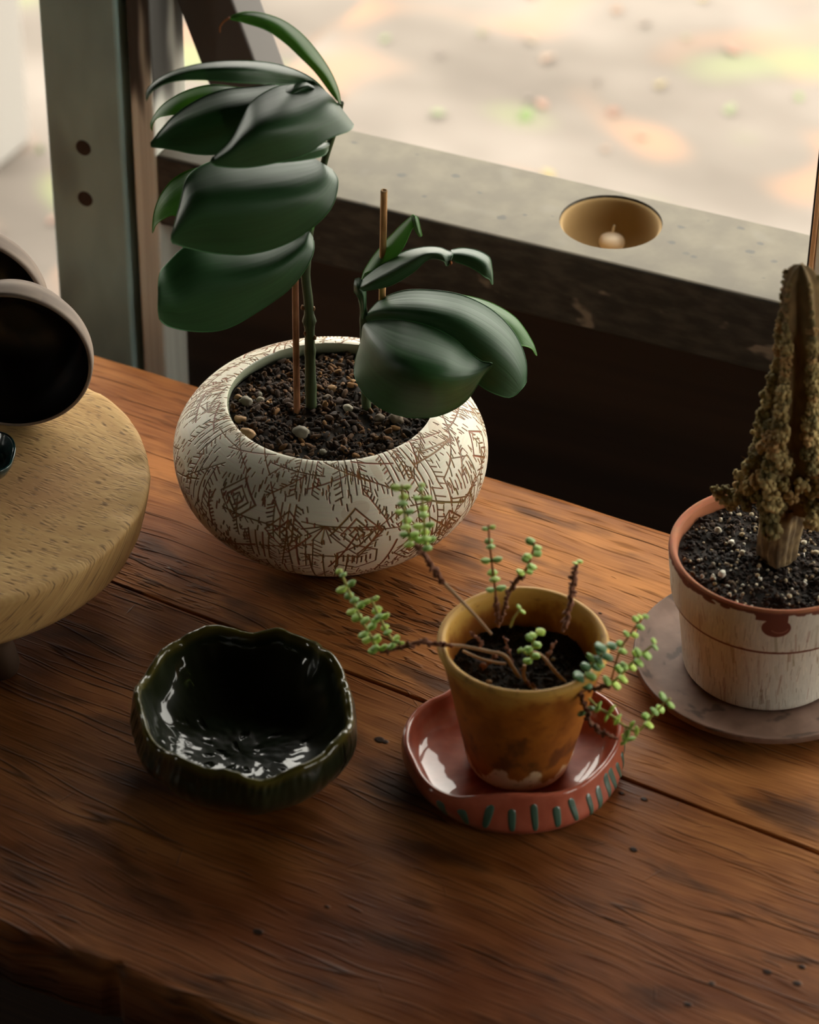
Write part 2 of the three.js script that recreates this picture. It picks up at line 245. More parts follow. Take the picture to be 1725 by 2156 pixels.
// ------------------------------------------------------------------ soil
const soilMat = std({ map: tex(256, 256, (u, v) => mix3(hex(0x140e0a), hex(0x35261a), clamp(0.4 + fbm(u * 20, v * 20, 31, 4), 0, 1)), true), roughness: 0.95 });
const barkMats = [0x3a2618, 0x5a3c24, 0x2a1b12, 0x6e4c30, 0x1d130d].map((c) => std({ color: c, roughness: 0.9 }));
const stoneMats = [0x8c8474, 0xa07c56, 0x9c937e, 0x6b5a48].map((c) => std({ color: c, roughness: 0.8 }));
function soilDisc(radius, y, seed, hump, chips, chipSize, parent, colors) {
  const surf = (x, z) => y + hump * (1 - (x * x + z * z) / (radius * radius)) + 0.0022 * fbm(x * 90, z * 90, seed, 3);
  const g = grid(64, 24, (u, v) => { const a = u * 2 * Math.PI, r = radius * (1 - v), x = Math.cos(a) * r, z = Math.sin(a) * r; return V(x, surf(x, z), z); }, true);
  const soil = part('soil', g, soilMat, parent);
  const r = rng(seed), cg = blob(1, 1, seed, 0.5, 1.6, 1, 0.45, 0.5), im = new THREE.InstancedMesh(cg, std({ color: 0xffffff, roughness: 0.92 }), chips), m = new THREE.Matrix4();
  for (let i = 0; i < chips; i++) { const a = r() * 6.283, q = Math.sqrt(r()) * radius * 0.97, s = chipSize * (0.35 + r() * r() * 1.3), x = Math.cos(a) * q, z = Math.sin(a) * q; m.compose(V(x, surf(x, z) + s * 0.2, z), new THREE.Quaternion().setFromEuler(new THREE.Euler((r() - 0.5) * 1.6, r() * 6.3, (r() - 0.5) * 1.6)), V(s, s, s)); im.setMatrixAt(i, m); im.setColorAt(i, new THREE.Color(colors[Math.floor(r() * r() * colors.length)])); }
  im.name = 'bark_crumbs'; im.userData.kind = 'stuff'; soil.add(im);
  return [soil, surf, r];
}

// ------------------------------------------------------------------ leaves
const leafTex = tex(64, 256, (u, v) => { const k = 0.5 + 0.5 * N(u * 46, v * 2.5, 3) + 0.25 * N(u * 120, v * 5, 6); return mix3(hex(0x2c4a34), hex(0x385a40), clamp(k, 0, 1)); }, true);
const leafBump = tex(64, 256, (u, v) => { const k = 0.5 + 0.45 * N(u * 46, v * 2.5, 3) + 0.2 * N(u * 120, v * 5, 6); return [k, k, k]; });
const leafMat = phys({ map: leafTex, color: new THREE.Color(0.62, 0.85, 0.5), bumpMap: leafBump, bumpScale: 0.00014, roughness: 0.5, specularIntensity: 1, vertexColors: true, transmission: 0.13, thickness: 0, side: THREE.DoubleSide });
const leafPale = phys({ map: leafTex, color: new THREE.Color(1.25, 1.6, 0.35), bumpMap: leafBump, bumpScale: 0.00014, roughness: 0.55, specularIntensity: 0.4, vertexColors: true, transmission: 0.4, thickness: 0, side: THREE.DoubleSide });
const stemMat = std({ map: tex(64, 128, (u, v) => mix3(hex(0x2c3a20), hex(0x4d5a30), clamp(0.5 + fbm(u * 8, v * 30, 41, 3), 0, 1)), true), roughness: 0.6 });
const caneMat = std({ map: tex(64, 256, (u, v) => mix3(hex(0xc8985f), hex(0xa87645), clamp(0.5 + fbm(u * 12, v * 4, 43, 3), 0, 1)), true), roughness: 0.7 });
const darkCane = std({ map: tex(64, 256, (u, v) => mix3(hex(0xb07a50), hex(0x8a5636), clamp(0.5 + fbm(u * 12, v * 4, 44, 3), 0, 1)), true), roughness: 0.7 });
const brownTip = std({ color: 0x9a5a28, roughness: 0.7 });
// a fleshy leaf: rows of points across (edge ... edge) along its length, skinned smoothly, with a real thickness and a rounded margin
function leafGeo(rows, thick = 0.0011, nu = 36, nv = 16) {
  const across = rows.map((r) => new THREE.CatmullRomCurve3(r, false, 'centripetal'));
  const cols = []; for (let j = 0; j <= nv; j++) cols.push(new THREE.CatmullRomCurve3(across.map((c) => c.getPoint(j / nv)), false, 'centripetal'));
  const mid = (u, j) => cols[j].getPoint(u);
  const P = [];
  for (let i = 0; i <= nu; i++) { P.push([]); for (let j = 0; j <= nv; j++) P[i].push(mid(i / nu, j)); }
  const g = grid(nu, nv, (u, v) => P[Math.round(u * nu)][Math.round(v * nv)]), uv = g.attributes.uv;
  for (let i = 0; i < uv.count; i++) uv.setXY(i, uv.getY(i), uv.getX(i));
  // the rounded margin
  const rim = []; for (let i = 1; i <= nu; i++) rim.push(P[i][0]); for (let j = 1; j < nv; j++) rim.push(P[nu][j]); for (let i = nu; i >= 1; i--) rim.push(P[i][nv]);
  const line = rim.filter((p, i) => !i || p.distanceTo(rim[i - 1]) > 2e-4);
  const edge = tube(line, thick * 0.25, thick * 0.25, 6, 90);
  const tint = (q, k) => q.setAttribute('color', new THREE.Float32BufferAttribute(new Float32Array(q.attributes.position.count * 3).fill(k), 3));   // the margin is paler than the blade
  tint(g, 1); tint(edge, 2.6);
  return mergeGeometries([g, edge]);
}

// ------------------------------------------------------------------ planter with the climbing plant
{
  const base = V(0.0024, TABLE, 0.0038);
  const plant = thing('potted_plant', 'glossy dark-leaved plant in a round white planter carved with brown line patterns', 'potted plant', base);
  const at = upright(base), L = (px, py, off) => at(px, py, off).sub(base);
  // carved pattern
  const draw = (mode) => (x, w, h) => {
    const r = rng(11), q = rng(12), bump = mode === 'bump';
    x.fillStyle = bump ? '#c8c8c8' : '#e0d8c4'; x.fillRect(0, 0, w, h);
    for (let i = 0; i < 5200; i++) { const g = 180 + q() * 40; x.fillStyle = bump ? `rgba(${g},${g},${g},0.35)` : `rgba(${150 + q() * 90},${130 + q() * 90},${105 + q() * 90},0.10)`; x.fillRect(r() * w, r() * h, 6 + r() * 50, 1 + r() * 2); }
    if (!bump) for (let i = 0; i < 60; i++) { x.fillStyle = `rgba(150,95,55,${0.05 + q() * 0.14})`; x.beginPath(); x.ellipse(q() * w, q() * h, 15 + q() * 40, 8 + q() * 25, q() * 3, 0, 7); x.fill(); }
    const line = (x0, y0, x1, y1, wd = 1) => {
      for (const o of [-w, 0, w]) {
        const dx = x1 - x0, dy = y1 - y0, j = (q() - 0.5) * 3;
        x.strokeStyle = bump ? '#303030' : `rgb(${106 + q() * 34},${70 + q() * 20},${34 + q() * 14})`; x.lineWidth = (2.4 + q() * 2.0) * wd; x.lineCap = 'round';
        x.beginPath(); x.moveTo(x0 + o, y0); x.quadraticCurveTo(x0 + o + dx / 2 + j, y0 + dy / 2 + j, x1 + o, y1); x.stroke();
      }
    };
    const ticks = (x0, y0, x1, y1, n, len, ang) => { for (let i = 0; i <= n; i++) { const t = (i + r() * 0.4) / n, px = lerp(x0, x1, t), py = lerp(y0, y1, t), l = len * (0.6 + r() * 0.6); line(px, py, px + Math.cos(ang) * l, py + Math.sin(ang) * l, 0.9); } };
    const poly = (pts) => { for (let i = 0; i < pts.length; i++) { const a = pts[i], b = pts[(i + 1) % pts.length]; line(a[0], a[1], b[0], b[1], 1.15); } };
    for (const [nx, ny, only] of [[19, 5, 0], [15, 4, 1]]) { const cw = w / nx, ch = h / ny;
    for (let a = 0; a < nx; a++) for (let b = 0; b < ny; b++) {
      const cx = (a + 0.5 + (b % 2) * 0.5 + (r() - 0.5) * 0.3) * cw, cy = (b + 0.5 + (r() - 0.5) * 0.3) * ch, R = cw * (0.42 + r() * 0.16), k = only ? [2, 4, 5, 2, 4, 1][Math.floor(r() * 6)] : Math.floor(r() * 7);
      if (k === 0) { const p = [0, 1, 2, 3, 4, 5].map((i) => [cx + Math.sin(i * 1.047) * R, cy - Math.cos(i * 1.047) * R]); poly(p); for (let i = -3; i <= 3; i++) line(cx + i * R * 0.2, cy - R * (0.1 + r() * 0.3), cx + i * R * 0.2, cy + R * 0.55 * (1 - Math.abs(i) / 5)); }
      else if (k === 1) { for (const q of [1, 0.6, 0.28]) poly([[cx, cy - R * q], [cx + R * q * 0.8, cy], [cx, cy + R * q], [cx - R * q * 0.8, cy]]); }
      else if (k === 2) { const d = r() < 0.5 ? 1 : -1; line(cx - R, cy + d * R * 0.7, cx + R, cy - d * R * 0.7); ticks(cx - R, cy + d * R * 0.7, cx + R, cy - d * R * 0.7, 9, R * 0.35, Math.PI / 2 + (r() - 0.5)); ticks(cx - R, cy + d * R * 0.7, cx + R, cy - d * R * 0.7, 7, R * 0.3, -Math.PI / 2 + (r() - 0.5)); }
      else if (k === 3) { for (let i = 0; i < 4; i++) { const yy = cy + R * (0.7 - i * 0.4), s = R * (0.5 - i * 0.09); line(cx - s, yy, cx, yy - s * 0.8); line(cx, yy - s * 0.8, cx + s, yy); } poly([[cx - R, cy], [cx, cy - R], [cx + R, cy], [cx, cy + R]]); }
      else if (k === 4) { for (let i = 0; i < 12; i++) { const px = cx + (r() - 0.5) * R * 2, py = cy + (r() - 0.5) * R * 2; line(px, py, px + (r() - 0.5) * 6, py + 8 + r() * 14); } }
      else if (k === 5) { for (const s of [-0.5, -0.15, 0.2, 0.5]) line(cx + s * R, cy - R, cx + s * R * 0.8, cy + R); ticks(cx - 0.5 * R, cy - R, cx - 0.4 * R, cy + R, 8, R * 0.35, 2.6); ticks(cx + 0.5 * R, cy - R, cx + 0.4 * R, cy + R, 8, R * 0.35, 0.6); }
      else { const s0 = r() * 6; for (let i = 0; i < 8; i++) { const an = s0 + i * 0.4; line(cx, cy, cx + Math.cos(an) * R, cy + Math.sin(an) * R, 0.9); } }
      const an = r() * 6.28; line(cx, cy, cx + Math.cos(an) * cw * 1.1, cy + Math.sin(an) * ch * 0.9, 1.1);
      if (r() < 0.6) ticks(cx, cy, cx + Math.cos(an) * cw, cy + Math.sin(an) * ch * 0.8, 8, 13, an + 0.9);
      for (let i = 0; i < 9; i++) { const px = cx + (r() - 0.5) * cw, py = cy + (r() - 0.5) * ch; line(px, py, px + (r() - 0.5) * 7, py + 6 + r() * 14, 0.9); }
    } }
  };
  const potMat = phys({ map: canvasTex(2048, 560, draw('color'), true), bumpMap: canvasTex(2048, 560, draw('bump')), bumpScale: 0.0009, roughness: 0.5, specularIntensity: 0.7 });
  const outer = curveProfile([[0.046, 0.0095], [0.058, 0.0145], [0.072, 0.025], [0.0825, 0.039], [0.0868, 0.0555], [0.0852, 0.068], [0.078, 0.0795], [0.0685, 0.0865], [0.0600, 0.0901], [0.0577, 0.0906], [0.0565, 0.0902]], 66);
  part('pot', lathe(outer, 160), potMat, plant);
  const lining = phys({ color: 0x858a76, roughness: 0.25, clearcoat: 0.5, clearcoatRoughness: 0.1 });
  part('glazed_lip', lathe(curveProfile([[0.0565, 0.0902], [0.0559, 0.0896], [0.0556, 0.0889], [0.0556, 0.0875], [0.0575, 0.083], [0.066, 0.070], [0.060, 0.045], [0.03, 0.02], [0.0, 0.018]], 50), 128), lining, plant, 'pale green glazed inner lip');
  part('foot', lathe([[0, 0], [0.0425, 0], [0.0435, 0.001], [0.0445, 0.0085], [0.047, 0.0102], [0.03, 0.012], [0, 0.012]], 96), std({ color: 0x4a2617, roughness: 0.7 }), plant, 'bare brown clay foot');
  const [soil, surf] = soilDisc(0.0572, 0.0825, 3, 0.002, 2600, 0.0022, plant, [0x3a281a, 0x24180f, 0x50361f, 0x6b4a2c, 0x8a633c, 0xa5815a]);
  for (const [px, py, s, k] of [[519, 845, 0.0036, 0], [506, 880, 0.0034, 1], [492, 833, 0.0024, 1], [548, 840, 0.0025, 2], [733, 865, 0.0025, 2], [690, 838, 0.0024, 3], [520, 915, 0.0045, 1], [635, 915, 0.004, 0], [835, 890, 0.0038, 3], [700, 820, 0.0028, 1], [545, 830, 0.002, 0], [590, 960, 0.002, 1], [800, 885, 0.003, 3], [680, 950, 0.0022, 0]]) {
    const P = level(px, py, TABLE + 0.0845).sub(base); if (Math.hypot(P.x, P.z) > 0.054) P.multiplyScalar(0.052 / Math.hypot(P.x, P.z));
    const m = part('pebble', blob(s, 2, px, 0.35, 1.2, 1.1, 0.8, 0.9), stoneMats[k], soil); m.position.set(P.x, surf(P.x, P.z) + s * 0.35, P.z);
  }
  // main stem
  const pt = (a) => a.map((q) => L(...q));
  const node = (u, c, w) => Math.exp(-(((u - c) / w) ** 2));
  const stem = part('stem', tube(pt([[656, 868, 0], [654, 800, 0], [652, 700, 0.001], [650, 640, 0.002], [643, 560, 0.0], [655, 470, -0.006], [683, 340, -0.008], [708, 262, -0.006], [718, 216, -0.004]]), 0.0031, 0.0016, 12, 80, (u) => 1 + 0.5 * node(u, 0.315, 0.014) + 0.2 * node(u, 0.21, 0.012) + 0.12 * node(u, 0.09, 0.02) + 0.25 * node(u, 0.5, 0.03)), stemMat, plant);
  for (const [px, py] of [[660, 650], [638, 648], [662, 711], [644, 702]]) { const m = part('leaf_scar', blob(0.0014, 2, px, 0.3, 2, 0.8, 1.1, 0.8), std({ color: 0x8a6a48, roughness: 0.8 }), stem); m.position.copy(L(px, py, 0.002)); }
  part('leaf_bud', leafGeo([pt([[652, 490, 0.001], [655, 489, 0.003], [657, 489, 0.001]]), pt([[654, 465, 0.001], [661, 466, 0.003], [667, 466, 0]]), pt([[668, 450, 0], [672, 450, 0.002], [676, 453, 0]]), pt([[681, 445, 0.001], [682, 446, 0.001], [683, 447, 0.001]])], 0.001, 14, 8), leafPale, stem);
  const leaf = (rows, parent, mat = leafMat, label) => part('leaf', leafGeo(rows.map(pt)), mat, parent, label);
  // each row crosses the leaf from its upper margin to its lower margin, from the stalk to the tip
  leaf([[[645, 480, -0.002], [652, 487, 0.003], [660, 500, 0.003]], [[618, 490, -0.006], [640, 515, 0.013], [659, 535, 0.014]], [[560, 500, -0.004], [585, 560, 0.024], [620, 598, 0.021]], [[480, 505, 0.004], [500, 590, 0.031], [545, 655, 0.026]], [[405, 510, 0.014], [420, 605, 0.035], [470, 694, 0.031]], [[352, 555, 0.024], [372, 630, 0.038], [400, 697, 0.035]], [[336, 578, 0.032], [338, 635, 0.040], [352, 686, 0.039]], [[333, 640, 0.040], [333, 655, 0.041], [336, 674, 0.041]]], stem);
  leaf([[[660, 332, -0.006], [682, 345, 0.001], [700, 356, 0.0]], [[640, 325, -0.010], [690, 370, 0.014], [712, 384, 0.013]], [[585, 322, -0.008], [640, 400, 0.028], [696, 440, 0.025]], [[510, 328, 0.001], [560, 420, 0.037], [620, 505, 0.032]], [[440, 342, 0.012], [480, 430, 0.042], [530, 535, 0.037]], [[396, 372, 0.023], [415, 440, 0.045], [450, 533, 0.041]], [[380, 425, 0.035], [380, 470, 0.047], [392, 521, 0.045]], [[365, 482, 0.046], [360, 500, 0.048], [362, 511, 0.048]]], stem);
  leaf([[[660, 170, -0.012], [700, 205, -0.002], [746, 262, 0.0]], [[640, 171, -0.014], [690, 225, 0.013], [736, 275, 0.012]], [[610, 176, -0.010], [650, 245, 0.027], [694, 292, 0.025]], [[578, 184, -0.003], [600, 262, 0.038], [640, 327, 0.034]], [[533, 212, 0.008], [548, 275, 0.044], [580, 343, 0.040]], [[508, 250, 0.019], [512, 295, 0.046], [530, 352, 0.044]], [[482, 298, 0.033], [482, 320, 0.048], [490, 353, 0.047]], [[443, 337, 0.048], [446, 342, 0.049], [452, 349, 0.049]]], stem);
  leaf([[[694, 300, -0.004], [694, 306, 0.001], [692, 314, 0.0]], [[672, 300, -0.002], [680, 312, 0.012], [682, 327, 0.009]], [[620, 305, 0.0], [630, 322, 0.022], [640, 337, 0.020]], [[560, 310, 0.006], [575, 330, 0.028], [590, 342, 0.026]], [[510, 325, 0.015], [512, 333, 0.028], [516, 343, 0.028]]], stem);
  leaf([[[702, 240, -0.008], [700, 246, -0.007], [699, 252, -0.008]], [[650, 172, -0.018], [655, 182, -0.004], [660, 196, -0.006]], [[590, 176, -0.012], [600, 205, 0.006], [600, 240, 0.004]], [[530, 183, -0.012], [535, 228, 0.012], [535, 285, 0.012]], [[470, 189, -0.008], [470, 245, 0.016], [470, 322, 0.016]], [[415, 210, -0.002], [415, 260, 0.018], [415, 325, 0.020]], [[370, 240, 0.006], [365, 275, 0.018], [368, 316, 0.021]], [[335, 278, 0.014], [332, 295, 0.019], [334, 311, 0.021]], [[317, 301, 0.019], [317, 306, 0.020], [318, 310, 0.020]]], stem);
  leaf([[[704, 236, -0.008], [703, 238, -0.008], [702, 240, -0.008]], [[630, 192, -0.022], [630, 202, -0.018], [628, 212, -0.017]], [[560, 182, -0.022], [560, 190, -0.016], [560, 200, -0.012]], [[505, 184, -0.022], [500, 195, -0.012], [495, 215, -0.004]], [[450, 178, -0.020], [440, 198, -0.010], [430, 225, -0.002]], [[395, 190, -0.018], [390, 210, -0.008], [385, 238, 0.0]], [[350, 215, -0.014], [352, 228, -0.006], [352, 243, 0.0]], [[328, 238, -0.010], [330, 242, -0.006], [332, 248, -0.002]], [[317, 262, -0.006], [318, 264, -0.005], [320, 266, -0.004]], [[320, 277, -0.004], [320.5, 278, -0.004], [321, 279, -0.004]]], stem, leafPale);
  leaf([[[715, 222, -0.007], [714, 224, -0.007], [713, 226, -0.007]], [[700, 210, -0.022], [692, 206, -0.020], [680, 200, -0.020]], [[662, 168, -0.018], [650, 172, -0.015], [640, 179, -0.015]], [[600, 139, -0.010], [595, 155, 0.002], [590, 178, 0.006]], [[520, 128, 0.002], [515, 147, 0.020], [510, 174, 0.022]], [[435, 132, 0.006], [430, 148, 0.023], [425, 168, 0.024]], [[370, 148, 0.011], [368, 158, 0.022], [366, 171, 0.024]], [[326, 171, 0.017], [329, 176, 0.022], [333, 183, 0.024]], [[308, 192, 0.021], [311, 196, 0.023], [314, 200, 0.024]], [[307, 213, 0.023], [307.5, 214, 0.024], [308, 215, 0.024]]], stem);
  const topLeaf = leaf([[[718, 220, -0.003], [716, 219, 0.0], [713, 216, 0.001]], [[713, 190, -0.008], [704, 193, 0.003], [697, 196, 0.0]], [[696, 150, -0.012], [684, 158, 0.004], [664, 152, 0.0]], [[668, 108, -0.012], [652, 122, 0.005], [630, 118, 0.001]], [[632, 68, -0.010], [617, 83, 0.006], [600, 90, 0.003]], [[590, 40, -0.006], [580, 53, 0.007], [562, 64, 0.005]], [[540, 26, 0.0], [532, 36, 0.008], [522, 50, 0.007]], [[505, 27, 0.006], [500, 34, 0.009], [492, 42, 0.009]], [[484, 36, 0.009], [483, 38, 0.010], [482, 40, 0.010]]], stem, leafPale);
  part('leaf_tip', tube(pt([[484, 37, 0.010], [472, 45, 0.010], [464, 56, 0.011], [463, 68, 0.011]]), 0.0007, 0.0004, 6), brownTip, stem, 'dry brown curled leaf tip');
  leaf([[[658, 388, -0.005], [657, 392, -0.004], [656, 396, -0.005]], [[560, 362, -0.014], [560, 376, -0.008], [560, 390, -0.008]], [[490, 352, -0.013], [490, 368, -0.007], [488, 384, -0.005]], [[432, 352, -0.010], [428, 362, -0.006], [425, 372, -0.004]], [[400, 358, -0.012], [405, 390, 0.0], [410, 430, 0.004]], [[365, 377, -0.010], [376, 415, 0.002], [385, 456, 0.008]], [[340, 408, -0.008], [350, 432, 0.002], [362, 453, 0.006]], [[327, 438, -0.006], [334, 450, 0.0], [342, 462, 0.004]], [[322, 466, -0.003], [325, 471, -0.001], [328, 474, 0.002]], [[321, 490, -0.001], [321.5, 490.5, 0.0], [322, 491, 0.0]]], stem, leafPale);
  // the shorter shoot
  const shoot = part('stem', tube(pt([[772, 862, 0.002], [768, 780, 0.001], [766, 700, 0.0], [766, 655, 0.0], [760, 620, 0.0], [757, 600, 0.0]]), 0.0026, 0.0018, 12, 50, (u) => 1 + 0.2 * node(u, 0.72, 0.04)), stemMat, plant);
  leaf([[[775, 676, 0.004], [765, 685, 0.006], [761, 712, 0.002]], [[805, 672, 0.010], [785, 720, 0.026], [747, 766, 0.006]], [[850, 674, 0.018], [825, 760, 0.046], [752, 805, 0.020]], [[905, 687, 0.024], [875, 780, 0.054], [790, 852, 0.034]], [[955, 712, 0.028], [925, 790, 0.056], [850, 877, 0.042]], [[990, 743, 0.032], [962, 795, 0.053], [922, 876, 0.045]], [[1015, 761, 0.036], [995, 790, 0.047], [980, 846, 0.044]], [[1034, 764, 0.040], [1026, 775, 0.042], [1014, 796, 0.042]], [[1038, 766, 0.041], [1037, 768, 0.041], [1036, 770, 0.041]]], shoot);
  leaf([[[771, 662, 0.0], [770, 668, 0.002], [770, 678, 0.001]], [[800, 632, -0.004], [800, 655, 0.008], [800, 690, 0.006]], [[850, 612, -0.004], [860, 660, 0.016], [870, 720, 0.016]], [[910, 611, -0.002], [925, 670, 0.022], [935, 760, 0.024]], [[975, 622, 0.002], [985, 690, 0.026], [985, 790, 0.030]], [[1040, 655, 0.006], [1040, 725, 0.028], [1020, 818, 0.034]], [[1086, 705, 0.012], [1078, 760, 0.028], [1050, 832, 0.035]], [[1108, 762, 0.019], [1098, 795, 0.028], [1072, 837, 0.034]], [[1108, 806, 0.025], [1100, 817, 0.029], [1086, 832, 0.032]]], shoot);
  leaf([[[945, 618, -0.016], [950, 624, -0.012], [955, 632, -0.010]], [[990, 624, -0.016], [1000, 640, -0.006], [1005, 665, -0.002]], [[1040, 640, -0.014], [1045, 665, 0.0], [1050, 700, 0.006]], [[1085, 668, -0.010], [1082, 690, 0.004], [1080, 725, 0.010]], [[1110, 700, -0.004], [1106, 712, 0.004], [1102, 728, 0.010]], [[1125, 728, 0.001], [1123, 731, 0.004], [1119, 734, 0.007]], [[1131, 748, 0.003], [1130, 748.5, 0.004], [1129, 749, 0.004]]], shoot, leafPale);
  leaf([[[752, 600, 0.001], [751, 610, 0.004], [756, 614, 0.002]], [[770, 582, 0.0], [772, 600, 0.010], [776, 611, 0.006]], [[805, 556, -0.002], [812, 580, 0.013], [820, 602, 0.009]], [[850, 530, -0.002], [858, 555, 0.016], [868, 575, 0.012]], [[895, 520, -0.002], [900, 535, 0.017], [905, 545, 0.014]], [[925, 521, 0.0], [930, 535, 0.016], [935, 550, 0.016]], [[944, 528, 0.004], [942, 540, 0.014], [941, 561, 0.016]], [[955, 530, 0.008], [952, 540, 0.013], [948, 552, 0.015]]], shoot);
  leaf([[[950, 526, 0.004], [952, 535, 0.011], [954, 550, 0.013]], [[975, 522, 0.002], [978, 538, 0.012], [985, 560, 0.014]], [[1005, 527, 0.003], [1008, 548, 0.014], [1008, 573, 0.016]], [[1030, 541, 0.006], [1026, 560, 0.015], [1022, 584, 0.017]], [[1036, 565, 0.010], [1034, 575, 0.015], [1031, 589, 0.016]], [[1038, 598, 0.014], [1037, 598.5, 0.015], [1036, 599, 0.015]]], shoot);
  part('leaf_tip', blob(0.0012, 2, 4, 0.3, 2, 0.8, 1.1, 0.6), brownTip, shoot, 'dry brown spot at the folded leaf end').position.copy(L(949, 553, 0.015));
  leaf([[[760, 612, -0.004], [762, 590, -0.001], [768, 575, -0.003]], [[763, 580, -0.010], [776, 572, -0.003], [795, 565, -0.001]], [[782, 545, -0.012], [800, 545, -0.004], [825, 550, 0.0]], [[812, 508, -0.012], [825, 515, -0.004], [848, 523, 0.0]], [[845, 474, -0.010], [850, 485, -0.004], [862, 494, -0.001]], [[868, 454, -0.006], [868, 462, -0.003], [870, 478, -0.002]], [[871, 452, -0.004], [875, 458, -0.002], [878, 478, -0.002]]], shoot, leafPale);
  leaf([[[867, 456, -0.004], [872, 454, -0.003], [879, 455, -0.005]], [[868, 466, -0.001], [876, 468, 0.001], [883, 470, -0.002]], [[874, 484, 0.001], [880, 485, 0.003], [886, 485, 0.0]], [[884, 498, 0.001], [886, 499, 0.002], [889, 497, 0.001]]], shoot, leafPale);
  leaf([[[747, 588, 0.0], [745, 600, 0.003], [745, 612, 0.002]], [[755, 585, 0.0], [753, 605, 0.006], [752, 622, 0.004]], [[768, 600, 0.001], [764, 618, 0.006], [760, 640, 0.003]], [[771, 640, 0.002], [767, 655, 0.004], [764, 672, 0.003]]], shoot);
  for (const [path, m, label, rr] of [[[[804, 880, -0.004], [805, 640, -0.005], [807, 520, -0.005], [809, 402, -0.005]], caneMat, 'short pale bamboo stake beside the smaller shoot, its cut top in the open', 0.0019], [[[625, 838, 0.003], [623, 700, 0.003], [622, 560, 0.002], [625, 480, 0.0]], darkCane, 'reddish brown stake beside the main stem, running up behind the lowest leaf', 0.0018]]) {
    const s = thing('bamboo_stake', label, 'plant stake', at(...path[0]).setY(TABLE + 0.07)), q = path.map((a) => at(...a).sub(s.position));
    q[0].set(q[1].x * 0 + q[0].x, 0.0, q[0].z);
    part('cane', tube(q, rr, rr * 0.95, 14, 40, (u, a) => 1 + 0.05 * Math.sin(a * 5)), m, s);
    if (m === caneMat) { const tip = part('cut_end', moved(new THREE.TorusGeometry(rr * 0.72, rr * 0.3, 6, 18), 0, 0, 0, 0, Math.PI / 2), std({ color: 0xb08a5c, roughness: 0.8 }), s); tip.position.copy(q[q.length - 1]); }
  }
}

// ------------------------------------------------------------------ green glazed bowl and pink dish: hand-built, uneven rims
function ringInterp(table) {                            // [[degrees, value], ...] -> smooth periodic function of radians
  const t = table.map(([a, v]) => [((a % 360) + 360) % 360, v]).sort((a, b) => a[0] - b[0]), n = t.length;
  return (rad) => { const d = (((rad * 180) / Math.PI) % 360 + 360) % 360; let i = t.findIndex((q) => q[0] > d); if (i < 0) i = 0; const g = (k) => { const q = t[((k % n) + n) % n]; return q[1]; }, a0 = t[(i - 1 + n) % n][0], a1 = t[i][0], span = ((a1 - a0) % 360 + 360) % 360 || 360, f = (((d - a0) % 360 + 360) % 360) / span;
    const p0 = g(i - 2), p1 = g(i - 1), p2 = g(i), p3 = g(i + 1); return 0.5 * (2 * p1 + (p2 - p0) * f + (2 * p0 - 5 * p1 + 4 * p2 - p3) * f * f + (3 * p1 - p0 - 3 * p2 + p3) * f * f * f); };
}
